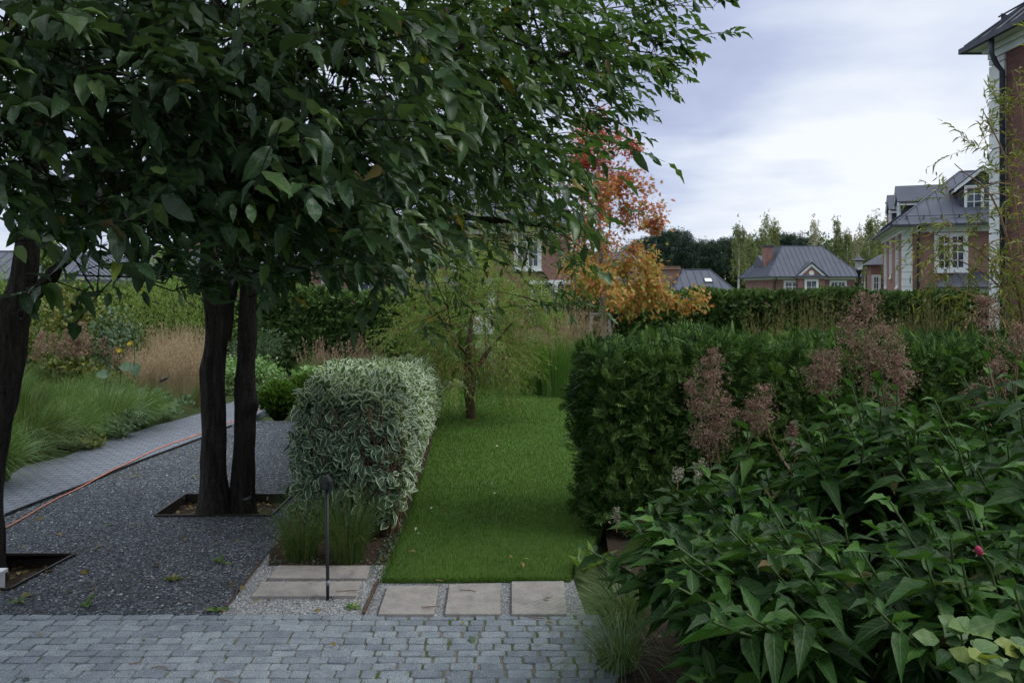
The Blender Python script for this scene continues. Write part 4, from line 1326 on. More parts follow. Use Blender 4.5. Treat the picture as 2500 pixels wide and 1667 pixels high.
for i in range(2): win(by, M, (2.25 + i * 1.3, -1.3, .7), ud, nf, .95, 1.35, 2, 3, tr=.1, name='bay_window', sill=False)
# houses at the left, behind the bed
Y7 = 44.0
x0 = (-170 - 1250) / FPX * Y7; x1 = (215 - 1250) / FPX * Y7
o, rf, K = house('grey roofed house at the left edge behind the leaning trunk', (x0, Y7, 0), 0, x1 - x0, 10, 2.6, 1.65, 3.0, oh=.5, insetx=2.4, frieze=.3, chimneys=((3.4, 4, .8, .7, 4.9),))
for i in range(4): win(o, M, (1.0 + i * 1.9, 0, .8), ud, nf, 1.0, 1.35, 2, 3)
downpipe(o, 7.6, 0, 2.5, out=.4)
Y8 = 50.0
x0 = (240 - 1250) / FPX * Y8; x1 = (700 - 1250) / FPX * Y8
o, rf, K = house('brick house with a pale chimney glimpsed between the two trunks', (x0, Y8, 0), R(-3), x1 - x0, 9, 3.0, 1.9, 3.6, oh=.5, insetx=3.4, frieze=.3, chimneys=((4.6, 2.5, .9, .8, 5.6),))
for i in range(5): win(o, M, (.7 + i * 2.3, 0, 1.0), ud, nf, 1.2, 1.5, 2, 3)
Y9 = 52.0
x0 = (760 - 1250) / FPX * Y9; x1 = (965 - 1250) / FPX * Y9
o, rf, K = house('small brick house with white windows behind the dark clipped hedge', (x0, Y9, 0), 0, x1 - x0, 8, 3.9, 2.2, 3.2, oh=.5, insetx=2.4, frieze=.3)
for i in range(2): win(o, M, (.8 + i * 2.4, 0, 1.5), ud, nf, 1.1, 1.6, 2, 3)

# street lamp
bx, by_, _ = P(2097, 700, 46.0)
o = empty('street_lamp', (bx, 46.0, -.12), 'street lamp with a flat disc hood and glass globe beside the quoined house', 'street lamp')
mb = MB(); mb.lathe((0, 0, 0), [(.11, 0), (.10, .8), (.06, .85), (.05, 3.05), (.07, 3.07)], 14); mb.build('pole', M['black'], o, smooth=True)
mb = MB(); mb.lathe((0, 0, 3.05), [(.06, 0), (.09, .12), (.17, .28), (.18, .38)], 18); mb.build('socket', M['black'], o, smooth=True)
mb = MB(); mb.lathe((0, 0, 3.42), [(.155, 0), (.19, .12), (.195, .42), (.17, .50)], 20); mb.build('glass_globe', M['lamp_glass'], o, smooth=True)
mb = MB(); mb.lathe((0, 0, 3.9), [(.38, .03), (.42, .045), (.42, .06), (.30, .11), (.16, .17), (.11, .26), (.02, .30)], 28); mb.build('hood', M['roof'], o, smooth=True)
# ------------------------------------------------------------------ vegetation
UP = np.array((0, 0, 1.0))
def leafy(parent, name, arrs, templates, mat):
    O, D, Nn, L, W = arrs
    v, t, u = scatter(templates, O, D, Nn, L, W)
    return mesh_np(name, v, t, mat, parent, u, smooth=True)
def wood(parent, name, lines, mat, sides=6):
    v, t, u = tubes(lines, sides)
    return mesh_np(name, v, t, mat, parent, u, smooth=True)
def rough_trunk(lines, mat, parent, name='trunk', sides=22, amp=.014, knobs=()):
    V, T, U = tubes(lines, sides)
    # furrowed bark: ridges that run up the trunk
    from mathutils import noise as mn
    off = 0
    for pts, rad in lines:
        pts = np.asarray(pts); n = len(pts)
        for i in range(n):
            for k in range(sides):
                q = off + i * sides + k
                d = V[q] - pts[i]
                r = np.linalg.norm(d) + 1e-9
                f = mn.noise((k * .9, pts[i][2] * 1.3, off * .01)) * amp * 1.2 + mn.noise((V[q][0] * 14, V[q][1] * 14, pts[i][2] * 3.2)) * amp
                V[q] = V[q] + d / r * f
        off += n * sides
    for c, rr, h in knobs:
        c = np.array(c)
        d = np.linalg.norm(V - c, axis=1)
        w = np.exp(-(d / rr) ** 2)
        dirv = norm(V - (V * w[:, None]).sum(0) / max(w.sum(), 1e-6))
        V += np.array(h)[None] * w[:, None]
    return mesh_np(name, V, T, mat, parent, U, smooth=True)
def poly_at(pix, Y):
    return np.array([P(px, py, Y) for px, py in pix])

# ---- the two near trees --------------------------------------------------
CROWN = [(-300, -900), (1500, -900), (1640, -120), (1775, 0), (1742, 45), (1690, 60), (1702, 130), (1700, 190), (1632, 190), (1612, 215), (1622, 255), (1622, 285), (1585, 300), (1570, 345), (1530, 370), (1500, 400), (1420, 380),
         (1390, 440), (1425, 520), (1440, 590), (1400, 640), (1360, 690), (1290, 720), (1270, 790), (1200, 800), (1140, 780), (1120, 810), (1085, 770), (1040, 780), (985, 770), (930, 770), (860, 740), (780, 760), (700, 750), (640, 770), (590, 760), (545, 690), (470, 690), (420, 670), (375, 700), (330, 770), (270, 800), (205, 765), (185, 720), (120, 680), (95, 640), (60, 600), (-40, 640), (-300, 680)]
def crown_samples(n, poly, ylo, yhi, minlow=1.95):
    out = []
    while len(out) < n:
        q = sample_poly(poly, n)
        Y = rng.uniform(ylo, yhi, n)
        for (px, py), y_ in zip(q, Y):
            p = P(px, py, y_)
            if p[2] > minlow and p[2] < 8.2:
                out.append(p)
    return np.array(out[:n])
def near_tree(name, label, base, trunk_lines, knobs, groups, branch_mat, group=None, shade_boxes=()):
    o = empty(name, base, label, 'tree', group=group)
    leaves, dry, yel, lines, tl = [], [], [], [], []
    targets, spec = [], []
    for poly, n, ylo, yhi, k, LL, WW, tw, ml, mat in groups:
        c = crown_samples(n, poly, ylo, yhi, ml)
        for p in c:
            targets.append(p); spec.append((k, LL, WW, tw, mat))
    for n, lo, hi, k, LL, WW, tw, mat in shade_boxes:      # unseen crown clusters added overhead to shade the near ground
        q = rng.uniform(lo, hi, (n * 3, 3))
        q = q[(q[:, 2] - CH) / q[:, 1] * FPX > 800][:n]
        for p in q:
            targets.append(p); spec.append((k, LL, WW, tw, mat))
    lines = grow([(np.asarray(a), np.asarray(b)) for a, b in trunk_lines], targets, step=.32, bow=.10, tip=.0042, low=.45, wob=.05, rcap=.045)
    lines = lines[0:]
    core = np.mean([t[0][-1] for t in trunk_lines], axis=0) * np.array((1, 1, 1))
    sets = {}
    for p, (k, LL, WW, tw, mat) in zip(targets, spec):
        out = norm(p - core)
        d = norm(out * .6 + np.array((.5, -.12, .0)) + rng.normal(0, .45, (k, 3)))
        b = p + rng.normal(0, .16, (k, 3)) * np.array((1, 1, .8))
        ln = rng.uniform(.28, .55, k) * tw
        floor = (1.86 if p[0] / p[1] > -.16 and p[1] > 6.6 else 2.42 if p[0] / p[1] < -.32 else 2.28 if p[1] < 6 else 2.0) + rng.uniform(-.10, .30, k)
        endz = b[:, 2] + norm(d)[:, 2] * ln - .14 * ln - LL * .45
        d[:, 2] += np.clip((floor - endz) * 1.6, 0, 1.0)
        arr, tws = twigs(b, d, ln, 9, .14, LL, WW * .97, spread=.74, hang=.12, flat=.3, jit=.24, bias=(.40, -.05, -.08))
        for q in range(k):
            tws[q] = (np.concatenate([[p], tws[q][0]]), np.concatenate([[.0045], tws[q][1]]))
        tl += tws
        sets.setdefault(mat, []).append(arr)
    parts = []
    for mat, lst in sets.items():
        A = [np.concatenate(x) for x in zip(*lst)]
        sel = rng.random(len(A[0]))
        pick = lambda m: [a[m] for a in A]
        leaves.append((mat, pick(sel < .985)))
        yel.append(pick((sel >= .985) & (sel < .993)))
        dry.append(pick(sel >= .993))
    for i, (mat, A) in enumerate(leaves):
        leafy(o, 'crown', A, OVATE, M[mat])
    leafy(o, 'crown', [np.concatenate(x) for x in zip(*yel)], OVATE, M['leaf_yellow'])
    leafy(o, 'crown', [np.concatenate(x) for x in zip(*dry)], OVATE, M['leaf_dry'])
    k0 = len(trunk_lines)
    br = [l for l in lines if l[1].max() > 0]
    tr_starts = [np.asarray(t[0][0]) for t in trunk_lines]
    br = [l for l in lines if not any(np.linalg.norm(l[0][0] - s) < 1e-6 for s in tr_starts)]
    v, t, u = tubes(br, 6); v2, t2, u2 = tubes(tl, 3)
    v, t, u = join([(v, t, u), (v2, t2, u2)])
    mesh_np('branches' if False else 'branch', v, t, branch_mat, o, u, smooth=True)
    rough_trunk([(np.asarray(a), np.asarray(b)) for a, b in trunk_lines], M['bark_dark'], o, 'trunk', 30, .019, knobs)
    return o
def trunk(pixw, Y, lean=0.0, n=7, extra=None):
    """pixw: (px, py, width px) down to up at depth Y (+lean per row)"""
    pts, rad = [], []
    for i, (px, py, wd) in enumerate(pixw):
        y_ = Y + lean * i
        pts.append(P(px, py, y_)); rad.append(wd / 2 / FPX * y_)
    pts[0][2] = -.15
    if extra:
        for p, r in extra:
            pts.append(np.array(p, float)); rad.append(r)
    return smooth_line(pts, rad, n)
YT = 7.85
stemA = trunk([(523, 1268, 112), (523, 1246, 82), (523, 1215, 70), (522, 1150, 57), (521, 1060, 56), (521, 985, 57), (520, 900, 56), (525, 850, 53), (530, 800, 52), (524, 740, 50), (515, 680, 44), (512, 600, 42), (510, 480, 38), (508, 300, 34), (512, 100, 30)], YT, 0.0, 6,
              [((-2.8, 7.8, 5.6), .045), ((-2.6, 7.7, 6.6), .03)])
stemB = trunk([(540, 830, 40), (550, 780, 38), (560, 720, 34), (568, 650, 32), (574, 580, 32), (585, 440, 28), (600, 250, 26)], YT + .03, 0.02, 6, [((-2.0, 7.6, 5.2), .035), ((-1.6, 7.3, 6.2), .025)])
stemB[0][0][2] += 0
stemC = trunk([(590, 1252, 84), (591, 1236, 66), (592, 1200, 56), (597, 1100, 46), (599, 1020, 46), (602, 985, 52), (599, 950, 46), (600, 880, 43), (602, 800, 46), (606, 700, 42), (612, 600, 38), (622, 440, 34), (640, 250, 30)], YT + .12, 0.0, 6,
              [((-1.9, 7.6, 5.4), .05), ((-1.2, 7.1, 6.4), .03)])
stemB = (np.array(stemB[0]), np.array(stemB[1]))
stemB[0][:6, 2] = np.linspace(P(540, 830, YT)[2], stemB[0][6, 2], 7)[:6]
limb1 = smooth_line([P(612, 600, 8.0), P(760, 400, 7.3), P(900, 300, 6.7), P(1080, 215, 6.3), P(1300, 150, 6.2), P(1520, 110, 6.4)], [.05, .043, .036, .03, .022, .012], 5)
limb2 = smooth_line([P(606, 640, 7.97), P(760, 560, 7.6), P(950, 545, 7.4), P(1100, 530, 7.3), P(1270, 545, 7.4), P(1390, 560, 7.5)], [.04, .034, .028, .022, .014, .007], 5)
limb3 = smooth_line([P(512, 560, 7.85), P(560, 380, 6.4), P(640, 250, 5.0), P(760, 160, 4.0), P(900, 120, 3.4)], [.045, .04, .034, .025, .014], 5)
limb4 = smooth_line([P(510, 520, 7.85), P(470, 420, 6.6), P(430, 330, 5.4), P(380, 260, 4.3)], [.04, .034, .026, .014], 5)
clip = lambda poly, x0, x1, y0, y1: poly
def sub(x0, x1, y0, y1, n=1):
    """part of the crown outline inside a pixel rectangle"""
    P0 = [tuple(p) for p in CROWN]
    def cl(P0, inside, cut):
        out = []
        for i in range(len(P0)):
            a, b = P0[i], P0[(i + 1) % len(P0)]
            if inside(a): out.append(a)
            if inside(a) != inside(b): out.append(cut(a, b))
        return out
    for ax, lim, sg in ((0, x0, 1), (0, x1, -1), (1, y0, 1), (1, y1, -1)):
        def ins(p): return sg * (p[ax] - lim) >= 0
        def cut(a, b):
            s = (lim - a[ax]) / (b[ax] - a[ax]); q = [a[0] + (b[0] - a[0]) * s, a[1] + (b[1] - a[1]) * s]; q[ax] = lim; return tuple(q)
        P0 = cl(P0, ins, cut)
    return P0
# groups: outline, clusters, near, far, twigs per cluster, leaf length, width, twig scale, lowest height, leaf material
twin = near_tree('twin_trunk_tree', 'dark two-trunked tree in the square pit, its crown filling the top of the picture', (stemA[0][0][0], stemA[0][0][1], 0),
    [stemA, stemB, stemC, limb1, limb2, limb3, limb4], [(P(625, 985, YT + .1), .09, (.03, -.01, 0))],
    [(sub(330, 900, -60, 800), 70, 3.1, 5.0, 6, .138, .055, 1.0, 2.5, 'leaf_tree'),
     (sub(330, 960, -60, 830), 66, 5.0, 8.6, 5, .136, .054, 1.05, 2.5, 'leaf_tree'),
     (sub(560, 930, 380, 830), 14, 3.2, 5.5, 5, .12, .05, .9, 2.3, 'leaf_tree'),
     (sub(930, 1330, -60, 420), 60, 4.6, 8.0, 6, .138, .058, 1.1, 2.1, 'leaf_tree_right'),
     (sub(960, 1260, 60, 420), 20, 5.2, 8.0, 6, .138, .058, 1.1, 2.1, 'leaf_tree_right'),
     (sub(1310, 1500, 0, 290), 18, 5.6, 7.4, 6, .125, .051, .8, 2.02, 'leaf_tree_right'),
     (sub(1460, 1660, -40, 140), 10, 6.6, 7.6, 5, .115, .046, .75, 2.02, 'leaf_tree_right'),
     (sub(940, 1380, 430, 780), 36, 6.8, 8.6, 4, .105, .040, .9, 1.98, 'leaf_tree_right'),
     (sub(330, 1560, -880, -60), 70, 3.2, 8.5, 6, .14, .065, 1.3, 2.4, 'leaf_tree')], M['bark_dark'], shade_boxes=[(75, (-4.6, .6, 3.5), (-.1, 4.4, 6.2), 6, .15, .07, 1.4, 'leaf_tree')])
# ---- leaning tree at the left edge
YL = 6.2
stemL = trunk([(-40, 1400, 104), (-38, 1340, 84), (-34, 1200, 76), (-28, 1120, 74), (-8, 1010, 72), (18, 900, 69), (29, 800, 64), (42, 735, 64), (54, 680, 58), (68, 600, 53), (82, 500, 50), (96, 380, 50), (104, 200, 46), (120, 0, 42)], YL, 0.0, 6, [((-3.3, 6.1, 5.3), .07), ((-3.0, 6.0, 6.3), .04)])
limbL = smooth_line([P(84, 720, 6.2), P(112, 690, 6.17), P(140, 655, 6.1), P(180, 612, 6.0), P(240, 540, 5.7), P(300, 430, 5.2)], [.05, .044, .038, .034, .026, .014], 5)
limbL2 = smooth_line([P(88, 500, 6.2), P(60, 380, 5.4), P(100, 260, 4.6), P(180, 180, 3.9)], [.045, .038, .028, .014], 5)
left = near_tree('leaning_tree', 'dark leaning tree trunk at the left edge with a knot hole and bulge', (stemL[0][0][0], stemL[0][0][1], 0), [stemL, limbL, limbL2], [(P(22, 742, 6.1), .055, (-.05, -.02, .0))],
    [(sub(-120, 330, -60, 520), 38, 3.0, 5.2, 6, .138, .056, 1.0, 2.55, 'leaf_tree'),
     (sub(-120, 360, -60, 500), 28, 5.2, 7.6, 5, .138, .056, 1.05, 2.55, 'leaf_tree'),
     (sub(90, 400, 520, 760), 4, 2.9, 4.2, 4, .150, .062, .8, 2.02, 'leaf_tree'),
     (sub(-280, 400, -880, -60), 34, 3.2, 7.5, 6, .14, .065, 1.3, 2.4, 'leaf_tree')], M['bark_dark'], shade_boxes=[(55, (-7.4, .8, 3.3), (-3.6, 6.0, 6.2), 6, .15, .07, 1.4, 'leaf_tree')])
mb = MB()
kc = P(51, 768, 6.2 - .125)
ang = np.linspace(0, 2 * math.pi, 19)
mb.tube([kc + np.array((.030 * math.cos(a), .012 - .004 * math.cos(a), .036 * math.sin(a))) for a in ang], .012, 8, cap=False)
mb.lathe((0, 0, 0), [(0.001, 0), (.001, .001)], 3) if False else None
kn = mb.build('knot', M['bark_dark'], left, smooth=True, world=True)

# ---- clipped hedges ------------------------------------------------------
def hedge(name, label, A, B, depth, h, n_front, n_top, n_end, frond, size, mat, cat='hedge', lump=.06, cell=.55, ends=(1, 1), topfuzz=1.0, group=None, z0=.0, taper=0.0, core_in=.16, coltop=.05, wfac=.62):
    A, B = np.array(A, float), np.array(B, float)
    L = np.linalg.norm(B - A); e = (B - A) / L
    back = np.array((-e[1], e[0]))
    o = empty(name, (A[0], A[1], 0), label, cat, group=group)
    def lumpf(s, z):
        k = s / cell
        i = np.floor(k)
        rr = np.sin(i * 12.9898) * 43758.5453; rr = rr - np.floor(rr)
        return lump * (np.abs(np.sin(np.pi * k)) ** .5 - .6) + lump * .7 * (rr - .5) + lump * .35 * np.sin(z * 7 + i * 2.3), rr
    Os, Ds, Ns, Ls = [], [], [], []
    def put(s, dpt, z, nrm, nup, sz):
        pos = np.stack([A[0] + e[0] * s + back[0] * dpt, A[1] + e[1] * s + back[1] * dpt, z], 1)
        Os.append(pos); Ds.append(nrm); Ns.append(nup); Ls.append(sz)
    fn = np.array((-back[0], -back[1], 0))
    # front
    s, z = rng.uniform(0, L, n_front), h * (1 - rng.random(n_front) ** 1.05 * .99)
    lf, rr = lumpf(s, z)
    inn = np.abs(rng.normal(0, .07, n_front)) - .02
    d = fn * rng.uniform(.25, .9, (n_front, 1)) + UP * rng.uniform(.25, 1.0, (n_front, 1)) + rng.normal(0, .38, (n_front, 3))
    put(s, inn - lf + taper * z, z0 + z * (1 + coltop * (rr - .5)), d, fn + UP * .6 + rng.normal(0, .4, (n_front, 3)), size * rng.uniform(.55, 1.25, n_front))
    # top
    s, dp = rng.uniform(0, L, n_top), rng.uniform(0, depth, n_top)
    lf, rr = lumpf(s, dp * 0)
    d = UP * 1.0 + rng.normal(0, .5, (n_top, 3)) + fn * .15
    sz = size * rng.uniform(.6, 1.2, n_top) * topfuzz
    put(s, dp, z0 + h * (1 + coltop * (rr - .5)) + lf * .5 - np.abs(rng.normal(0, .06, n_top)), d, fn + rng.normal(0, .6, (n_top, 3)), sz)
    # ends
    for k, sgn in enumerate((-1, 1)):
        if not ends[k] or not n_end: continue
        dp, z = rng.uniform(0, depth, n_end), h * rng.random(n_end)
        en = np.array((e[0] * sgn, e[1] * sgn, 0))
        d = en * rng.uniform(.25, .9, (n_end, 1)) + UP * rng.uniform(.2, .9, (n_end, 1)) + rng.normal(0, .38, (n_end, 3))
        ss = (0 if sgn < 0 else L) + sgn * (lump * .8 * np.sin(z * 5 + dp * 3) - np.abs(rng.normal(0, .06, n_end)))
        put(ss, dp, z0 + z, d, en + UP * .6 + rng.normal(0, .4, (n_end, 3)), size * rng.uniform(.55, 1.25, n_end))
    O = np.concatenate(Os); D = np.concatenate(Ds); Nn = np.concatenate(Ns); Lz = np.concatenate(Ls)
    leafy(o, 'foliage', (O, D, Nn, Lz, Lz * wfac), frond, mat)
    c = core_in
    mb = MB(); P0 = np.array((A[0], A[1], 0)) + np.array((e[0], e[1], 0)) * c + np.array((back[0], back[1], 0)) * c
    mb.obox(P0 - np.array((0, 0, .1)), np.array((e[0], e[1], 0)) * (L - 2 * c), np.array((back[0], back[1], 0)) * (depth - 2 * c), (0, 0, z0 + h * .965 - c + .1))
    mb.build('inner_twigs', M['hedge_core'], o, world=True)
    return o
# near thuja hedge on the right
A = np.array((.83, 7.05)); B = np.array((7.2, 7.75))
nh = hedge('thuja_hedge', 'front dark green thuja hedge at the right of the lawn opening', A, B, 1.25, 1.60, 9500, 4200, 2000, FROND, .19, M['thuja'], lump=.07, cell=.7, ends=(1, 0), topfuzz=1.05, core_in=.2)
# upright shoots standing out of the hedge top
nS = 170
s = rng.uniform(0, 6.2, nS); dp = rng.uniform(.05, 1.0, nS)
ed = (B - A) / np.linalg.norm(B - A); bk = np.array((-ed[1], ed[0]))
Bp = np.stack([A[0] + ed[0] * s + bk[0] * dp, A[1] + ed[1] * s + bk[1] * dp, 1.48 + rng.uniform(0, .10, nS)], 1)
nT = 2600
sT = rng.uniform(0, 6.3, nT); zT = 1.58 * rng.random(nT) ** .7
PT = np.stack([A[0] + ed[0] * sT - bk[0] * rng.uniform(-.02, .10, nT), A[1] + ed[1] * sT - bk[1] * rng.uniform(-.02, .10, nT), zT], 1)
leafy(nh, 'new_growth', (PT, np.array((-bk[0], -bk[1], .35)) * rng.uniform(.3, .9, (nT, 1)) + UP * rng.uniform(.0, .8, (nT, 1)) + rng.normal(0, .4, (nT, 3)), np.array((-bk[0], -bk[1], .5)) + rng.normal(0, .4, (nT, 3)), rng.uniform(.09, .19, nT), rng.uniform(.06, .13, nT)), FROND, M['thuja_tip'])
leafy(nh, 'shoot_tip', (Bp, UP + rng.normal(0, .3, (nS, 3)), rng.normal(0, 1, (nS, 3)), rng.uniform(.18, .42, nS) * np.where(rng.random(nS) < .25, 1.2, .75), rng.uniform(.07, .16, nS)), FROND, M['thuja_tip'])
# far clipped hedges
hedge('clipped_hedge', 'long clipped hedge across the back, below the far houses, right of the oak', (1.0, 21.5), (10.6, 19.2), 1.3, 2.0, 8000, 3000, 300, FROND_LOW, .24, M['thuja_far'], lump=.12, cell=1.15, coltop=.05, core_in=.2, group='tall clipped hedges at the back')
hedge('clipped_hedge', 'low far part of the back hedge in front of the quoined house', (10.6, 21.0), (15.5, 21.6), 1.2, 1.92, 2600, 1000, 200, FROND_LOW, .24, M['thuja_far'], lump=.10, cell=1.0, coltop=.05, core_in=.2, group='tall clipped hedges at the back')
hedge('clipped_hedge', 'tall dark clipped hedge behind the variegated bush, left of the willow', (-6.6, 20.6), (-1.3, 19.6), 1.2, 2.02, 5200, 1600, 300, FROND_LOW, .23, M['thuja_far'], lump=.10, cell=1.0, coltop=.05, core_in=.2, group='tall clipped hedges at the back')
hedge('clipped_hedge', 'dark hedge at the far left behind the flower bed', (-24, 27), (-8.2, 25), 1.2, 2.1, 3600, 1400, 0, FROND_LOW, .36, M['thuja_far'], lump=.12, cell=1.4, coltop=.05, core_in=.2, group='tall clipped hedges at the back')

# ---- variegated dogwood, clipped to a rounded block
FLAT = [leaf_template([(0, 0), (.1, .2), (.26, .42), (.44, .5), (.62, .44), (.8, .26), (.93, .08), (1, 0)], f, d, wv) for f, d, wv in ((.2, .08, .03), (.12, .18, .05), (.25, .0, -.04), (.15, .28, .06))]
def dogwood():
    o = empty('variegated_dogwood', (-1.5, 7.4, 0), 'white-margined variegated dogwood clipped into a rounded block beside the lawn', 'shrub')
    # outline corners: front left/right, back
    n = 8600
    fl, frr = np.array((-1.88, 7.00)), np.array((-1.04, 7.02))
    bl, brr = np.array((-3.1, 13.2)), np.array((-1.33, 13.6))
    Os, Ds, Ns = [], [], []
    h0, h1 = 1.24, .93
    def bulge(z, h): return .10 * np.sin(np.pi * np.clip(z / h, 0, 1)) - .30 * np.clip((z / h - .80) / .20, 0, 1) ** 2 * .55 - .10 * np.clip((.25 - z / h) / .25, 0, 1)
    def side(a, b, n, ha, hb):
        s = rng.random(n) ** 1.25
        h = ha + (hb - ha) * s
        z = h * (.08 + .92 * rng.random(n) ** .85)
        e = (b - a) / np.linalg.norm(b - a); nr = np.array((e[1], -e[0]))
        p = a[None] + (b - a)[None] * s[:, None] + nr[None] * (bulge(z, h) - np.abs(rng.normal(0, .05, n)))[:, None]
        Os.append(np.concatenate([p, z[:, None]], 1))
        nn = np.array((nr[0], nr[1], 0)) + UP * np.clip((z / h - .6) * 2, 0, 1)[:, None]
        Ds.append(nn * .22 + np.array((0, 0, -.35)) + rng.normal(0, .55, (n, 3))); Ns.append(nn + UP * .55 + rng.normal(0, .28, (n, 3)))
    side(fl, frr, 1150, h0, h0); side(frr, brr, 3600, h0, h1); side(bl, fl, 900, h1, h0)
    k = 3000
    a, b = rng.random(k), rng.random(k) ** 1.3
    p = (fl * (1 - a)[:, None] + frr * a[:, None]) * (1 - b)[:, None] + (bl * (1 - a)[:, None] + brr * a[:, None]) * b[:, None]
    edge = np.minimum(np.minimum(a, 1 - a) * (1 + b), b * 5.0)
    z = (h0 + (h1 - h0) * b) - .16 * np.clip(1 - edge / .16, 0, 1) ** 2 + .05 * np.sin(b * 17 + a * 6) - np.abs(rng.normal(0, .035, k)) + .06
    Os.append(np.concatenate([p, z[:, None]], 1)); Ds.append(rng.normal(0, .6, (k, 3)) + np.array((.1, -.25, .15))); Ns.append(UP + rng.normal(0, .35, (k, 3)))
    for sel_, mt_, nm_ in (((0, 2), 'dogwood', 'foliage'), ((1, 3), 'dogwood_painted_lit', 'painted_lit_foliage')):  # lawn side and top take the paler copy with painted light
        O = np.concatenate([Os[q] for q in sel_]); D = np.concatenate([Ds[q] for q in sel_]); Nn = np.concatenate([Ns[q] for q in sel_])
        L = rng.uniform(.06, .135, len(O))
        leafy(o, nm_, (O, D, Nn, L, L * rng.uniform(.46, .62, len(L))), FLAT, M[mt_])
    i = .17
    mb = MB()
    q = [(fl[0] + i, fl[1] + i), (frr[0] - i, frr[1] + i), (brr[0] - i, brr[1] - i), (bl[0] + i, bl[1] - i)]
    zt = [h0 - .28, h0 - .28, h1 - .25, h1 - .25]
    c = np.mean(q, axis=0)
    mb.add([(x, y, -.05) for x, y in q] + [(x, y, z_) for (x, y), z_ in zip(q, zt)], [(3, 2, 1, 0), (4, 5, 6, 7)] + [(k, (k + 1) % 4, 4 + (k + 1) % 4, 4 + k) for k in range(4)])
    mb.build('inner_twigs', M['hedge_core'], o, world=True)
    tw = []
    for _ in range(150):
        x, y_ = rng.uniform(-1.85, -1.0), rng.uniform(6.95, 7.15)
        tw.append((np.array([(x, y_ + .15, 0), (x + rng.normal(0, .05), y_, .4), (x + rng.normal(0, .1), y_ - .05, rng.uniform(.7, 1.2))]), np.array((.006, .004, .002))))
    wood(o, 'stem', tw, M['stem_red'], 4)
dogwood()

# ---- globe thujas
def globe(px, py, r, label):
    b = G(px, py)
    o = empty('globe_thuja', b, label, 'shrub', group='clipped globe thujas by the gravel')
    n = 1500
    d = norm(rng.normal(0, 1, (n, 3))); d[:, 2] = np.abs(d[:, 2]) * np.where(rng.random(n) < .25, -.8, 1)
    c = b + np.array((0, 0, r * .92))
    rad = r * (1 + .05 * np.sin(d[:, 0] * 9) * np.cos(d[:, 2] * 8))
    pos = c + d * np.array((1, 1, .93)) * (rad * rng.uniform(.86, .98, n))[:, None]
    leafy(o, 'foliage', (pos, d + UP * .55 + rng.normal(0, .25, (n, 3)), d + rng.normal(0, .5, (n, 3)), rng.uniform(.07, .13, n), rng.uniform(.045, .07, n)), FROND_LOW, M['buxus'])
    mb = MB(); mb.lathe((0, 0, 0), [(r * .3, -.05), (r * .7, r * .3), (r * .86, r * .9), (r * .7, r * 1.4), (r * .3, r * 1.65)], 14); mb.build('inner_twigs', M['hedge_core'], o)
globe(682, 1018, .305, 'rounded green globe thuja nearest the two trunks')
globe(748, 1000, .32, 'second globe thuja, behind and right of the nearest one')
globe(790, 1006, .31, 'globe thuja half hidden by the variegated bush')

# ---- grasses -------------------------------------------------------------
def tuft(name, label, base, n, h, spread, mat, wd=.004, r=.06, lean=(0, 0), group=None, hv=.35, plume=None, st=(0, .35, .7, 1), cat='grass', droop=1.0):
    base = np.array(base, float)
    o = empty(name, base, label, cat, group=group)
    a = rng.uniform(0, 2 * math.pi, n); q = r * np.sqrt(rng.random(n))
    B = base + np.stack([np.cos(a) * q, np.sin(a) * q, np.zeros(n)], 1)
    out = np.stack([np.cos(a), np.sin(a), np.zeros(n)], 1)
    H = h * rng.uniform(1 - hv, 1 + hv * .4, n)
    bend = out * (spread * rng.uniform(.1, 1.0, n) * H / h)[:, None] + np.array((lean[0], lean[1], 0)) + rng.normal(0, .04 * h, (n, 3)) * np.array((1, 1, 0))
    bend[:, 2] -= droop * .25 * np.linalg.norm(bend[:, :2], axis=1)
    v, t, u = blades(B, H, bend, wd, st)
    mesh_np('blade_tuft', v, t, mat, o, u)
    if plume:
        pm, pn, ph, pw, ps = plume
        a = rng.uniform(0, 2 * math.pi, pn); q = r * np.sqrt(rng.random(pn))
        B = base + np.stack([np.cos(a) * q, np.sin(a) * q, np.zeros(pn)], 1)
        H = ph * rng.uniform(.72, 1.05, pn)
        bend = np.stack([np.cos(a), np.sin(a), np.zeros(pn)], 1) * (ps * rng.uniform(.1, 1, pn))[:, None] + np.array((lean[0], lean[1], 0))
        v, t, u = blades(B, H, bend, pw * .5, st)
        # seed heads as fine side blades near the top
        k = 16
        s = rng.uniform(.55, 1, (pn, k))
        tip = B[:, None, :] + UP * (H[:, None] * s)[..., None] + bend[:, None, :] * (s * s)[..., None]
        tip[..., 2] -= .35 * np.linalg.norm(bend, axis=1)[:, None] * s ** 3
        fl = blades(tip.reshape(-1, 3), rng.uniform(.02, .07, pn * k), rng.normal(0, .025, (pn * k, 3)), pw, st=(0, .6, 1))
        v, t, u = join([(v, t, u), fl])
        mesh_np('seed_heads' if False else 'seed_plume', v, t, pm, o, u)
    return o
for i, (px, py, lab) in enumerate(((735, 1362, 'dark green grass tuft left of the black spike light, under the variegated bush'), (850, 1368, 'upright green grass tuft right of the black spike light, under the variegated bush'))):
    b = G(px, py)
    tuft('grass_tuft', lab, b, 560 if i else 460, .70 if i else .62, .62, M['grass_dark'], .0042, .12, group='grass tufts under the dogwood', hv=.6)
    if i: continue
# fine tuft hanging over the paving
tuft('grass_tuft', 'fine pale-green grass tuft arching over the paving at the foot of the big-leaved plants', (.72, 5.2, 0), 420, .46, .66, M['grass_blue'], .0058, .12, lean=(-.12, -.08))
tuft('grass_tuft', 'second fine grass tuft at the lower paving edge below the big leaves', (.62, 4.62, 0), 320, .40, .56, M['grass_blue'], .0055, .10, lean=(-.12, -.06))

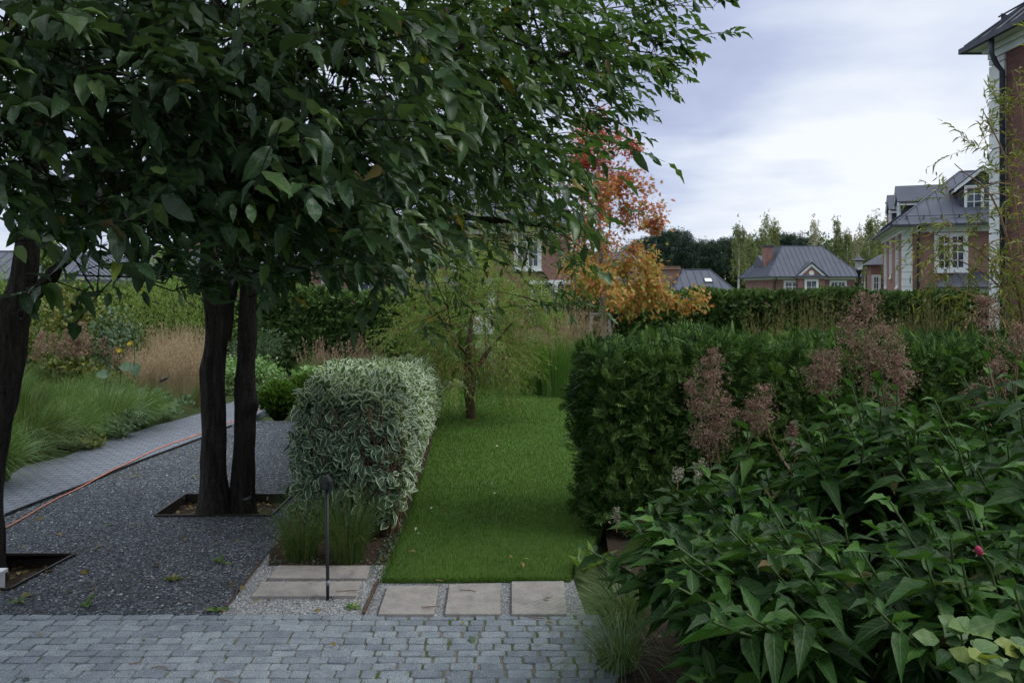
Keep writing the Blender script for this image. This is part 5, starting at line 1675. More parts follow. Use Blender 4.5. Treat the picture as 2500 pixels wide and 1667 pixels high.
lm = 'long-bladed green grass mound'
mounds = [(-40, 1180, .60, .75, 'at the bottom of the left bed, against the leaning trunk'), (70, 1120, .60, .70, 'spilling over the path next to the leaning trunk'), (170, 1088, .52, .6, 'second along the path from the leaning trunk'), (262, 1062, .6, .65, 'third along the path from the leaning trunk'),
          (335, 1042, .55, .6, 'just left of the small stake light'), (60, 1060, .62, .7, 'behind the one nearest the leaning trunk'), (160, 1035, .6, .7, 'in the middle of the left bed'), (250, 1010, .62, .75, 'in front of the tall grey-leaved stalks'), (20, 1015, .68, .7, 'half hidden by the leaning trunk'), (120, 990, .66, .7, 'at the back of the left bed below the pink plumes')]
for i, (px, py, h, sp_, w_) in enumerate(mounds):
    tuft('grass_mound', lm + ' ' + w_, G(px, py), 1500, h * 1.5, sp_ * 1.25, (M['grass_green'], M['grass_dark'], M['grass_green'], M['grass_blue'])[i % 4], .0085, .24, lean=(.22, -.12), group='green grass mounds in the left bed', hv=.4)
for i, (px, py, h) in enumerate(((380, 1000, 1.05), (440, 1006, 1.28), (480, 990, 1.4), (350, 985, 1.1), (420, 975, 1.45))):
    tuft('feather_grass', ('feathery tan grass clump just behind the small stake light', 'tall feathery tan grass clump in front of the bright willow bush', 'tan grass clump against the left of the two trunks', 'tan grass clump beside the tall grey-leaved stalks', 'rearmost tan grass clump under the bright willow bush')[i], G(px, py), 420, h * .5, .35, M['grass_green'], .005, .2, group='feathery tan grasses in the left bed', plume=(M['grass_tan'], 330, h * 1.08, .008, .55))
# molinia behind the willow
for i, (px, py, h) in enumerate(((1300, 962, 1.25), (1355, 966, 1.3), (1405, 960, 1.3), (1445, 955, 1.2))):
    tuft('moor_grass', ('tall upright grass with tan tops, nearest the willow', 'second tall upright tan-topped grass from the willow', 'third tall upright tan-topped grass from the willow', 'tan-topped grass by the staked oak')[i], G(px, py), 1300, h * .98, .34, M['grass_fresh'], .010, .28, group='tall grasses behind the lawn', plume=(M['grass_tan'], 130, h * 1.62, .008, .42))
# tall tan grasses between the right hedges
for i in range(7):
    X = 3.7 + i * .62
    tuft('reed_grass', 'tall thin tan grass standing between the two right hedges', (X, 11.6 + .5 * (i % 3), 0), 260, 1.5, .3, M['grass_green'], .005, .2, group='tan grasses between the right hedges', plume=(M['grass_olive'], 120, 1.95 + .12 * (i % 3), .008, .30))
for i, (px, py) in enumerate(((800, 945), (850, 940), (900, 932), (760, 950))):
    tuft('sedge_clump', ('straw-coloured sedge clump behind the middle of the variegated bush', 'straw sedge clump with brown heads above the variegated bush', 'straw sedge clump near the left of the willow', 'arching sedge clump behind the globe thujas')[i], G(px, py), 420, .85, .5, (M['grass_tan'], M['grass_green'])[i % 2], .007, .2, group='straw sedges behind the variegated bush', plume=(M['plume_brown'], 26, 1.15, .016, .3))
tuft('sedge_clump', 'soft green arching sedge right of the pale ground cover', G(690, 975), 500, .55, .6, M['grass_blue'], .006, .2, group='straw sedges behind the variegated bush')

# ---- bushes --------------------------------------------------------------
def bush(name, label, base, rx, ry, h, n, LL, WW, mat, tmpl, stems=7, low=.12, cat='shrub', stem_mat='bark_brown', group=None, shape=.75, updir=.5, hang=0.0, trunkless=False):
    base = np.array(base, float)
    o = empty(name, base, label, cat, group=group)
    nc = max(12, n // 55)
    d = norm(rng.normal(0, 1, (nc, 3)))
    rr = rng.random(nc) ** .45
    c = base + np.stack([d[:, 0] * rx * rr, d[:, 1] * ry * rr, h * (.5 + low * .5) + d[:, 2] * rr * h * (.5 - low * .5)], 1)
    k = n // nc
    O = c[:, None, :] + rng.normal(0, 1, (nc, k, 3)) * np.array((rx, ry, h * .5)) * .19
    O = O.reshape(-1, 3); O[:, 2] = np.maximum(O[:, 2], .04)
    out = norm(O - (base + UP * h * .35))
    D = out * .6 + UP * updir + np.array((0, 0, -hang)) + rng.normal(0, .5, O.shape)
    L = LL * rng.uniform(.65, 1.2, len(O))
    leafy(o, 'foliage', (O, D, out + UP * .8 + rng.normal(0, .5, O.shape), L, L * WW / LL), tmpl, mat)
    st_ = []
    for i in range(stems):
        a = 2 * math.pi * i / stems
        st_.append((np.array([base + (math.cos(a) * .05, math.sin(a) * .05, -.05), base + (math.cos(a) * rx * .15, math.sin(a) * ry * .15, h * .3)]), np.array((.02, .016))))
    for cc in c[rng.permutation(nc)[:min(nc, 60)]]:
        a = rng.uniform(0, 6.28)
        m = base + (cc - base) * np.array((.35, .35, .5)) 
        l, r_ = smooth_line([base + np.array((math.cos(a) * .05, math.sin(a) * .05, -.03)), m, cc, cc + (cc - m) * .3], [.012, .008, .005, .002], 3)
        st_.append((l, r_))
    wood(o, 'stem', st_, M[stem_mat], 5)
    return o
def plumes(o, pts, name, mat, n=420, size=.016, scl=(1, 1, 1), stem=None, base=None):
    """panicle: cone of florets over a branching frame; pts: (centre base, top, radius)"""
    for b, tp, r in pts:
        b, tp = np.array(b, float), np.array(tp, float)
        ax = tp - b; L = np.linalg.norm(ax); ax = ax / L
        nb = 26
        s = np.sort(rng.random(nb)) * .92
        rad = r * (1 - s) ** .8 * rng.uniform(.6, 1.1, nb) + r * .12
        a = rng.uniform(0, 6.28, nb)
        p1 = norm(np.cross(ax, (0.3, 1, .1))); p2 = np.cross(ax, p1)
        dirs = np.cos(a)[:, None] * p1 + np.sin(a)[:, None] * p2 + ax * .55
        root = b + ax * (L * s)[:, None]
        lines = [(np.array([b - ax * .05, tp]), np.array((.004, .0012)))]
        O = []
        per = max(4, n // nb)
        for i in range(nb):
            e = root[i] + dirs[i] * rad[i]
            lines.append((np.array([root[i], (root[i] + e) / 2 + UP * .01, e]), np.array((.0018, .0012, .0008))))
            q = rng.random(per) ** .7
            O.append(root[i] + (e - root[i]) * q[:, None] + rng.normal(0, 1, (per, 3)) * (.10 * rad[i] + .007))
        O = np.concatenate(O)
        L_ = rng.uniform(.7, 1.3, len(O)) * size
        v, t, u = scatter(WHORL, O, rng.normal(0, 1, O.shape), rng.normal(0, 1, O.shape), L_, L_)
        pl = mesh_np(name, v, t, mat, o, u)
        v, t, u = tubes(lines, 3)
        mesh_np('panicle_stem', v, t, M['stem_red'], pl, u, local=True)
b = G(185, 962); bush('hazel_bush', 'olive-yellow broad-leaved bush behind the pink plumes at left', (b[0], 16.8, 0), 1.0, .9, 2.35, 2600, .095, .075, M['shrub_olive'], OVATE)
bush('hazel_bush', 'dark olive bush showing left and right of the leaning trunk', (-10.9, 16.5, 0), .9, .8, 1.9, 1700, .10, .075, M['shrub_olive'], OVATE)
bush('willow_bush', 'bright green narrow-leaved willow bush left of the two trunks', (-8.1, 19.3, 0), 1.35, 1.0, 2.75, 6500, .09, .016, M['willow_light'], THIN, updir=.7)
bush('willow_bush', 'bright green willow bush behind the leaning trunk', (-12.9, 20.5, 0), 1.5, 1.0, 2.6, 4000, .10, .02, M['willow_light'], THIN, updir=.7)
bush('willow_bush', 'light green willow bush glimpsed behind the two trunks', (-5.9, 21.9, 0), 1.3, 1.0, 2.3, 3000, .10, .02, M['willow_light'], THIN, updir=.7)
bush('willow_bush', 'light green bush between the leaning trunk and the bright willow bush', (-10.6, 21.5, 0), 1.2, 1.0, 2.7, 3000, .10, .02, M['willow_light'], THIN, updir=.7)
bush('young_shrub', 'slim grey-green shrub on a dark stem behind the tall stalks', (-7.55, 15.2, 0), .42, .4, 1.75, 900, .065, .05, M['shrub_grey'], OVATE, stems=3, low=.25)
bush('grey_shrub', 'blue-green feathery shrub right of the two trunks', (-6.1, 19.0, 0), .65, .6, 1.25, 2600, .09, .02, M['shrub_grey'], THIN, updir=.4)
bush('pale_ground_cover', 'pale green mound of ground cover seen between the two trunks', (-5.75, 17.0, 0), .75, .6, .72, 2600, .07, .045, M['shrub_light'], OVATE, low=.02)
bush('leafy_perennial', 'low green leafy plant at the foot of the small stake light', G(405, 1026), .38, .3, .42, 420, .085, .055, M['dogwood'] if False else M['shrub_grey'], OVATE, low=.02)
bush('leafy_perennial', 'pale green lobed-leaf plant behind the globe thujas', G(760, 962), .35, .3, .5, 320, .12, .07, M['shrub_light'], OVATE, low=.05)
bush('leafy_perennial', 'low yellow-green plant at the path edge among the grasses', G(215, 1098), .3, .22, .26, 420, .05, .035, M['shrub_olive'], OVATE, low=.02)
bush('leafy_perennial', 'dark green leafy plant with small flowers between the long grasses', G(300, 1070), .3, .25, .40, 520, .05, .03, M['shrub_grey'], OVATE, low=.05)
# pink plumes in the left bed
for i, (px, py, lab) in enumerate(((150, 965, 'left one of two pink-brown plumed plants in the left bed'), (225, 960, 'right one of two pink-brown plumed plants in the left bed'))):
    b = G(px, py); b[1] = 14.6; b[0] = (px - 1250) / FPX * 14.6
    o = bush('plumed_perennial', lab, b, .55, .45, 1.0, 520, .12, .055, M['shrub_olive'], OVATE, low=.05, stem_mat='stem_red', group='pink-brown plumed plants in the left bed')
    pp = []
    for k in range(6):
        a = b + np.array((rng.uniform(-.5, .5), rng.uniform(-.3, .3), rng.uniform(.75, 1.2)))
        pp.append((a, a + np.array((rng.uniform(-.1, .1), 0, rng.uniform(.3, .45))), .17))
    plumes(o, pp, 'flower_plume', M['plume_brown'], 260, .030)
# silphium stalks with yellow flowers
for i, (pb, pt, lab, fl) in enumerate((((318, 990), (328, 812), 'tall pale stalk with round leaves at the tan grass edge', [(318, 838)]), ((288, 985), (292, 858), 'thin stalk carrying a yellow flower beside the tall pale stalk', [(292, 856)]), ((232, 968), (278, 842), 'leaning pale stalk with a large round grey leaf', []))):
    Yd = 13.6
    a = P(pb[0], pb[1], Yd); a[2] = 0
    o = empty('cup_plant', a, lab, 'flower', group='tall stalks in the left bed')
    tp = P(pt[0], pt[1], Yd)
    l, r_ = smooth_line([a, a * .5 + tp * .5 + (.03, 0, 0), tp], [.012, .010, .006], 6)
    wood(o, 'stalk', [(l, r_)], M['stem_green'], 6)
    q = [l[int(len(l) * f)] for f in ((.35, .6, .62) if i == 0 else (.3, .55) if i == 2 else (.4,))]
    q = np.array(q) + rng.normal(0, .03, (len(q), 3))
    for qi, qd in zip(q, ((.7, -.5, -.2), (-.8, -.4, .15), (.3, -.7, -.6))):
        leafy(o, 'leaf', (qi[None], np.array([qd]), np.array([(0, -.8, .6)]), np.full(1, .22), np.full(1, .19)), OVATE, M['shrub_grey'])
    for fx, fy in fl:
        c = P(fx, fy, Yd)
        n_ = 11; aa = np.linspace(0, 6.28, n_, endpoint=False)
        dd = np.stack([np.cos(aa), np.sin(aa) * .5 - .3, np.sin(aa) * .6], 1)
        v, t, u = scatter(THIN, np.tile(c, (n_, 1)), dd, np.tile((0, -1, .3), (n_, 1)), .06, .016)
        mesh_np('flower', v, t, M['yellow_flower'], o, u)
# ---- staked red oak
YO = 18.2
tO = trunk([(1478, 942, 18), (1476, 860, 16), (1474, 800, 15), (1472, 740, 14), (1468, 660, 11), (1464, 560, 9), (1462, 440, 6), (1460, 330, 5), (1462, 285, 3)], YO, 0, 5)
tO[0][:, 1] += rng.normal(0, .005, len(tO[0]))
OUT = [(1462, 275), (1500, 320), (1545, 355), (1530, 430), (1570, 455), (1560, 500), (1615, 520), (1590, 560), (1545, 590), (1575, 630), (1620, 680), (1650, 720), (1660, 745), (1600, 775), (1540, 765), (1500, 735), (1430, 715), (1385, 690), (1370, 660), (1410, 610), (1400, 540), (1390, 470), (1380, 390), (1410, 340)]
o = empty('red_oak', tO[0][0] * np.array((1, 1, 0)), 'young oak with orange-red autumn leaves held by a wooden stake frame', 'tree')
tg = []
q = sample_poly(OUT, 88)
for px, py in q:
    rr = .9 if py > 420 else .5
    tg.append(P(px, py, YO) + np.array((0, rng.normal(0, rr * .6), 0)))
tg += [P(1705, 728, YO - .2), P(1670, 745, YO), P(1600, 520, YO), P(1570, 460, YO)]
ln = grow([tO], tg, .3, .02, .005, low=.28, wob=.04)
tgA = np.array(tg)
for part, sel, mt in (('crown', tgA[:, 2] <= 3.0, 'oak_yellow'), ('crown', (tgA[:, 2] <= 4.7) & (tgA[:, 2] > 3.0), 'oak'), ('crown', tgA[:, 2] > 4.7, 'oak_red')):
    c = tgA[sel]; k = 100
    O = (c[:, None, :] + rng.normal(0, .135, (len(c), k, 3)) * rng.uniform(.6, 1.35, (len(c), 1, 1))).reshape(-1, 3)
    out = norm(O - np.array((tO[0][3][0], YO, 3)))
    leafy(o, part, (O, out * .5 + np.array((0, -.1, -.35)) + rng.normal(0, .5, O.shape), UP + rng.normal(0, .6, O.shape), rng.uniform(.085, .14, len(O)), rng.uniform(.075, .12, len(O))), OAK, M[mt])
wood(o, 'trunk', ln, M['bark_grey'], 8)
so_ = empty('stake_frame', P(1468, 850, YO - .2) * np.array((1, 1, 0)), 'grey wooden tree stake frame with pale straps round the oak', 'tree stake')
pA, pB = P(1445, 775, YO - .25), P(1487, 775, YO - .3)
for a, b2 in ((pA, (1432, 950)), (pB, (1498, 950))):
    f = P(b2[0], b2[1], YO - .3); f[2] = -.1
    mb = MB(); mb.tube([f, a + (0, 0, .05)], .034, 10); mb.build('post', M['wood_grey'], so_, world=True, smooth=True)
mb = MB(); mb.tube([pA + (-.06, 0, .07), pB + (.06, 0, .07)], .03, 10); mb.build('crossbar', M['wood_grey'], so_, world=True, smooth=True)
ct = tO[0][12]
for z_, p_ in ((-.10, pA), (-.22, pB), (-.36, pB)):
    mb = MB(); c0 = np.array((P(1473, 790, YO)[0], YO, p_[2] + z_ - .02)); s0 = p_ + np.array((0, 0, z_ + .03))
    mb.obox(s0, c0 - s0, (0, .012, 0), (0, 0, -.06)); mb.build('strap', M['strap'], so_, world=True)

# ---- willows
def willow(name, label, trunks, targets, k, n, LL, WW, lmat, bmat, droop, base, tw=.5, tip=.0035, rcap=.02, dirb=(0, 0, 0), low=.4, leafy_up=.0):
    o = empty(name, base, label, 'tree' if name == 'willow_tree' else 'shrub')
    ln = grow(trunks, targets, .3, .10, tip, low=low, wob=.06, rcap=rcap)
    core = np.mean([t[0][-1] for t in trunks], axis=0) - UP * .6
    A, tl = [], []
    for p in targets:
        d = norm(norm(p - core) + np.array(dirb) + rng.normal(0, .45, (k, 3)))
        arr, t_ = twigs(p + rng.normal(0, .03, (k, 3)), d, tw * rng.uniform(.6, 1.3, k), n, droop, LL, WW, spread=.55, hang=.15 - leafy_up, jit=.3)
        A.append(arr); tl += t_
    leafy(o, 'crown', [np.concatenate(x) for x in zip(*A)], THIN, M[lmat])
    tr_n = len(trunks)
    v, t, u = tubes([(a, np.maximum(b_ * .8, .0016)) for a, b_ in tl], 3)
    st0 = [np.asarray(t_[0][0]) for t_ in trunks]
    main = [l for l in ln if any(np.linalg.norm(l[0][0] - s0) < 1e-6 for s0 in st0)]
    rest = [l for l in ln if not any(np.linalg.norm(l[0][0] - s0) < 1e-6 for s0 in st0)]
    v2, t2, u2 = tubes(rest, 5)
    v, t, u = join([(v, t, u), (v2, t2, u2)])
    mesh_np('branch', v, t, M[bmat], o, u, smooth=True)
    return o, main
YW = 13.55
w1 = trunk([(1151, 1024, 27), (1148, 990, 24), (1143, 950, 22), (1142, 900, 19), (1144, 850, 16), (1150, 790, 11), (1158, 720, 8), (1165, 650, 5)], YW, 0, 5)
w2 = trunk([(1150, 965, 15), (1156, 940, 14), (1160, 915, 13), (1175, 880, 10), (1205, 840, 8), (1250, 790, 5)], YW, 0, 5)
w2[0][0] = P(1148, 975, YW)
for kk in range(1, 5): w2[0][kk] = w2[0][0] + (w2[0][5] - w2[0][0]) * kk / 5
w3 = smooth_line([P(1144, 870, YW), P(1110, 830, YW - .2), P(1070, 770, YW - .4), P(1030, 720, YW - .3)], [.03, .024, .016, .008], 4)
WOUT = [(985, 800), (1000, 720), (1050, 660), (1120, 620), (1200, 610), (1250, 660), (1290, 700), (1330, 760), (1320, 820), (1280, 870), (1250, 920), (1210, 940), (1180, 890), (1110, 900), (1080, 940), (1010, 900)]
tg = [P(px, py, YW) + np.array((0, rng.normal(0, .75), 0)) for px, py in sample_poly(WOUT, 210)]
o, main = willow('willow_tree', 'small willow with a forked brown trunk standing in the lawn', [w1, w2, w3], tg, 9, 14, .075, .0145, 'willow', 'bark_orange', .30, (w1[0][0][0], YW, 0), tw=.50, low=.25)
rough_trunk([(np.array(a), np.array(b_)) for a, b_ in (w1, w2, w3)], M['bark_brown'], o, 'trunk', 14, .007)
# taller willow behind with orange stems
YB = 22.0
bt = []
for px, tp in ((1215, (1235, 560)), (1190, (1170, 540)), (1170, (1110, 590)), (1160, (1060, 640)), (1225, (1290, 600))):
    bt.append(smooth_line([P(px, 960, YB), P(px + (tp[0] - px) * .35, 780, YB), P(tp[0], tp[1], YB), P(tp[0] + (tp[0] - 1180) * .3, tp[1] - 80, YB)], [.035, .028, .016, .006], 5))
    bt[-1][0][0][2] = -.1
BO = [(1010, 640), (1060, 540), (1130, 470), (1210, 440), (1280, 500), (1320, 600), (1340, 720), (1260, 700), (1160, 690), (1060, 720)]
tg = [P(px, py, YB) + np.array((0, rng.normal(0, .9), 0)) for px, py in sample_poly(BO, 150)]
o, main = willow('willow_shrub', 'tall airy willow shrub with orange stems in front of the brick house', bt, tg, 6, 11, .085, .014, 'willow', 'bark_orange', .2, (bt[0][0][0][0], YB, 0), tw=.6, tip=.006, rcap=.02)
wood(o, 'stem', main, M['bark_orange'], 6)
bush('willow_bush', 'low bright willow bush behind the lawn, right of the willow tree', (-.1, 20.2, 0), 1.1, .7, 2.1, 3800, .085, .015, M['willow_light'], THIN, updir=.6)
bush('willow_bush', 'green willow bush behind the left side of the willow tree', (-1.9, 18.6, 0), .9, .6, 1.75, 3000, .075, .014, M['willow'], THIN, updir=.6)
# willow at the right edge
YR = 8.2
rt = []
for px, tp, tp2 in ((2520, (2440, 520), (2330, 400)), (2535, (2440, 700), (2290, 610)), (2500, (2420, 640), (2250, 560)), (2530, (2500, 330), (2470, 170)), (2545, (2520, 250), (2500, 80)), (2510, (2430, 760), (2300, 690)), (2525, (2470, 450), (2400, 270))):
    y0 = YR + rng.uniform(-.3, .5)
    rt.append(smooth_line([P(px, 1130, y0), P(px - 5, 900, y0), P(tp[0], tp[1], y0), P(tp2[0], tp2[1], y0)], [.022, .018, .010, .004], 5))
    rt[-1][0][0][2] = 0
RO = [(2500, 130), (2470, 250), (2440, 330), (2390, 420), (2320, 400), (2300, 450), (2390, 520), (2300, 540), (2260, 580), (2300, 640), (2290, 700), (2340, 760), (2420, 800), (2560, 860), (2620, 500), (2600, 160)]
tg = [P(px, py, YR) + np.array((0, rng.normal(0, .3), 0)) for px, py in sample_poly(RO, 90)]
o, main = willow('willow_shrub', 'yellow-green willow shrub arching in front of the near brick house', rt, tg, 4, 11, .10, .017, 'willow_yellow', 'bark_orange', .22, (rt[0][0][0][0], YR, 0), tw=.42, dirb=(-.3, 0, .1), leafy_up=.1)
wood(o, 'stem', main, M['stem_red'], 6)

# ---- big-leaved perennials in the right foreground -----------------------
def persicaria(label, base, tops, nstem, hscale=1.0, leaves=(.15, .245), rs=.4):
    """tops: (x, y, z) stem tips"""
    base = np.array(base, float)
    o = empty('fleece_flower', base, label, 'plant', group='big-leaved plants in the right foreground')
    O, D, Nn, L, W, st_ = [], [], [], [], [], []
    tops = list(tops) + [np.array(q) + rng.normal(0, .12, 3) - np.array((0, 0, .07)) for q in tops] + [np.array(q) + rng.normal(0, .13, 3) - np.array((0, 0, .16)) for q in tops]
    for tp in tops:
        tp = np.array(tp, float) + np.array((0, 0, .06 * hscale))
        b_ = base + np.array((rng.normal(0, .12), rng.normal(0, .12), 0))
        m = b_ * .45 + tp * .55 + np.array((0, 0, .12)); 
        l, r_ = smooth_line([b_, m, tp], [.011, .009, .004], 8)
        st_.append((l, r_))
        tot = len(l)
        # leaf pairs up the stem, rosette at the top
        k = 21
        for i in range(k):
            f = .16 + .84 * (i / (k - 1)) ** .8
            p = l[min(int(f * (tot - 1)), tot - 1)]
            a = i * 2.4 + rng.uniform(-.4, .4)
            up_ = .62 if i > k - 4 else rng.uniform(-.35, .25)
            d = np.array((math.cos(a), math.sin(a), up_))
            O.append(p); D.append(d); Nn.append(UP + rng.normal(0, .25, 3) + .2 * np.array((0, -1, 0)))
            sz = rng.uniform(*leaves) * (.62 if i > k - 4 else 1.0)
            L.append(sz); W.append(sz * rng.uniform(.30, .40))
    leafy(o, 'foliage', (np.array(O), np.array(D), np.array(Nn), np.array(L), np.array(W)), LANCE, M['persicaria'])
    wood(o, 'stem', st_, M['stem_green'], 7)
    return o
def tops_from(pix, jit=.12):
    return [P(px, py, y_) for px, py, y_ in pix]
g1 = persicaria('big-leaved plant nearest the paving, its leaves over the fine grass tuft', (1.30, 4.3, 0), tops_from([(1535, 1285, 4.1), (1600, 1300, 3.9), (1650, 1320, 3.7), (1625, 1390, 3.7), (1680, 1370, 3.5), (1600, 1260, 4.4), (1690, 1310, 3.8), (1640, 1500, 3.3), (1690, 1440, 3.2), (1740, 1390, 3.3), (1585, 1320, 4.0)]), 10, 0.8)
g2 = persicaria('big-leaved plant under the slim pink plume at the hedge', (1.75, 4.9, 0), tops_from([(1690, 1210, 4.6), (1760, 1180, 4.7), (1830, 1150, 4.7), (1720, 1250, 4.2), (1800, 1230, 4.3), (1870, 1190, 4.4), (1640, 1240, 4.7), (1780, 1300, 3.9), (1880, 1270, 4.0), (1930, 1160, 4.7), (1850, 1330, 3.7)]), 10, 1.4)
g3 = persicaria('tallest big-leaved plant carrying the large branched pink plume', (2.25, 4.75, 0), tops_from([(2080, 1000, 4.5), (2140, 985, 4.6), (2010, 1040, 4.6), (2190, 1010, 4.5), (2060, 1070, 4.3), (2150, 1060, 4.2), (2230, 1060, 4.3), (1960, 1090, 4.6), (2000, 1130, 4.3), (2110, 1130, 4.0), (2210, 1120, 4.0), (2260, 1080, 4.6)]), 10, 2.2)
g4 = persicaria('big-leaved plant in the middle of the right foreground', (1.7, 3.6, 0), tops_from([(1660, 1400, 3.2), (1740, 1370, 3.3), (1830, 1350, 3.3), (1910, 1340, 3.4), (1990, 1330, 3.4), (2060, 1300, 3.6), (1780, 1330, 3.6), (1870, 1310, 3.6), (1950, 1300, 3.6), (2040, 1390, 3.1), (1880, 1420, 3.0), (1960, 1430, 2.9), (1740, 1560, 2.7)]), 10, 1.0)
g5 = persicaria('big-leaved plant at the right edge behind the rosebud', (2.9, 4.3, 0), tops_from([(2330, 1130, 4.1), (2400, 1080, 4.2), (2470, 980, 4.3), (2520, 950, 4.3), (2440, 1010, 4.5), (2380, 1200, 3.7), (2460, 1150, 3.8), (2530, 1100, 3.9), (2290, 1200, 3.8), (2340, 1270, 3.5), (2240, 1230, 3.8), (2500, 1220, 3.5)]), 10, 2.0)
g6 = persicaria('long-leaved plant around the pink rosebud at lower right', (2.0, 3.2, 0), tops_from([(2140, 1330, 3.3), (2200, 1320, 3.2), (2270, 1310, 3.2), (2340, 1300, 3.2), (2430, 1330, 3.1), (2180, 1400, 2.9), (2260, 1410, 2.8), (2350, 1420, 2.8), (2490, 1350, 3.1), (2100, 1380, 3.1), (2130, 1520, 2.6), (2520, 1440, 2.8)]), 10, 1.0)
def pl(px0, py0, px1, py1, Y, r): return (P(px0, py0, Y), P(px1, py1, Y), r / FPX * Y)
YP = 5.3
plumes(g2, [pl(1742, 960, 1738, 850, YP, 58), pl(1742, 1060, 1735, 900, YP, 62), pl(1735, 1130, 1720, 1000, YP, 70), pl(1765, 1080, 1775, 960, YP, 48), pl(1705, 1010, 1680, 930, YP, 35)], 'flower_plume', M['plume'], 640, .012)
plumes(g2, [pl(1870, 1050, 1862, 935, YP, 66), pl(1850, 1060, 1838, 975, YP, 42), pl(1935, 1080, 1936, 1030, YP, 16)], 'flower_plume', M['plume'], 580, .012)
wood(g2, 'flower_stem', [smooth_line([P(1772, 1330, YP - .3), P(1765, 1200, YP), P(1750, 1080, YP), P(1742, 900, YP)], [.010, .009, .007, .003], 6), smooth_line([P(1960, 1190, YP - .2), P(1910, 1120, YP), P(1875, 1050, YP), P(1862, 950, YP)], [.007, .006, .005, .002], 6), smooth_line([P(1765, 1200, YP), P(1800, 1140, YP), P(1840, 1060, YP)], [.006, .004, .003], 5)], M['stem_red'], 7)
YQ = 4.9
plumes(g3, [pl(2110, 850, 2120, 715, YQ, 85), pl(2090, 900, 2070, 770, YQ, 70), pl(2150, 900, 2165, 790, YQ, 72), pl(2040, 930, 2010, 850, YQ, 70), pl(2020, 970, 1990, 890, YQ, 55), pl(2190, 950, 2210, 870, YQ, 60), pl(2130, 960, 2140, 850, YQ, 60), pl(2160, 1000, 2200, 930, YQ, 40)], 'flower_plume', M['plume'], 640, .012)
wood(g3, 'flower_stem', [smooth_line([P(2115, 1270, YQ - .3), P(2110, 1150, YQ), P(2105, 1040, YQ), P(2112, 950, YQ), P(2115, 800, YQ)], [.014, .013, .012, .009, .003], 6), smooth_line([P(2108, 1060, YQ), P(2070, 1010, YQ), P(2035, 960, YQ), P(2010, 880, YQ)], [.008, .006, .005, .002], 6), smooth_line([P(2110, 1000, YQ), P(2150, 950, YQ), P(2190, 900, YQ)], [.006, .005, .002], 6)], M['stem_red'], 7)
plumes(g5, [pl(2480, 900, 2490, 790, YQ, 66), pl(2450, 960, 2420, 880, YQ, 50), pl(2395, 1010, 2375, 940, YQ, 48), pl(2520, 880, 2540, 800, YQ, 50), pl(2425, 810, 2395, 720, YQ, 50)], 'flower_plume', M['plume'], 580, .012)
wood(g5, 'flower_stem', [smooth_line([P(2520, 1200, YQ - .3), P(2470, 1080, YQ), P(2430, 960, YQ), P(2400, 760, YQ)], [.011, .009, .006, .002], 6), smooth_line([P(2470, 1080, YQ), P(2420, 1040, YQ), P(2385, 980, YQ)], [.006, .005, .002], 6), smooth_line([P(2465, 1060, YQ), P(2480, 960, YQ), P(2488, 840, YQ)], [.007, .005, .002], 6)], M['stem_red'], 7)
plumes(g1, [pl(1506, 1275, 1507, 1240, 4.1, 9), pl(1655, 1175, 1658, 1140, 4.5, 14)], 'white_flower_spike', M['plume_white'], 90, .012)
plumes(g2, [pl(1705, 1180, 1712, 1120, 4.6, 26), pl(1940, 1115, 1945, 1075, 4.7, 13)], 'white_flower_spike', M['plume_white'], 110, .012)
# rose with a bud, and the yellow-green leaves below it
o = empty('rose', (1.75, 2.95, 0), 'rose stem with a single deep pink bud at lower right', 'flower')
tp = P(2392, 1352, 2.9)
wood(o, 'stem', [smooth_line([(1.75, 2.95, 0), (1.9, 2.95, .6), P(2440, 1480, 2.9), P(2418, 1390, 2.9), tp], [.006, .006, .005, .004, .004], 5)], M['stem_green'], 6)
O = np.array([P(2440, 1470, 2.9), P(2430, 1430, 2.9), P(2425, 1400, 2.9), P(2450, 1500, 2.9)]); 
for qi, qd in zip(O, ((.8, -.2, .3), (-.7, -.3, .2), (.5, -.4, .5), (-.6, .2, .2))):
    leafy(o, 'leaf', (qi[None], np.array([qd]), np.array([(0, -.5, 1.0)]), np.full(1, .07), np.full(1, .045)), OVATE, M['rose_leaf'])
mb = MB()
ax = norm(np.array((-.35, -.15, .55)))
n_ = 12
for k in range(3):
    pass
mb.lathe((0, 0, 0), [(.004, -.010), (.014, 0), (.017, .014), (.015, .026), (.009, .036), (.002, .042)], 14)
bud = mb.build('bud', M['rose'], o, smooth=True)
bud.scale = (.82, .82, .9)
bud.location = [float(x) for x in (tp - np.array((1.75, 2.95, 0)))]
bud.rotation_euler = (R(15), R(-25), 0)
oq = np.tile(tp, (5, 1)); aa = np.linspace(0, 6.28, 5, endpoint=False)
leafy(o, 'sepal', (oq, np.stack([np.cos(aa), np.sin(aa), np.full(5, .3)], 1), np.tile((0, 0, 1.0), (5, 1)), np.full(5, .03), np.full(5, .009)), THIN, M['shrub_light'])
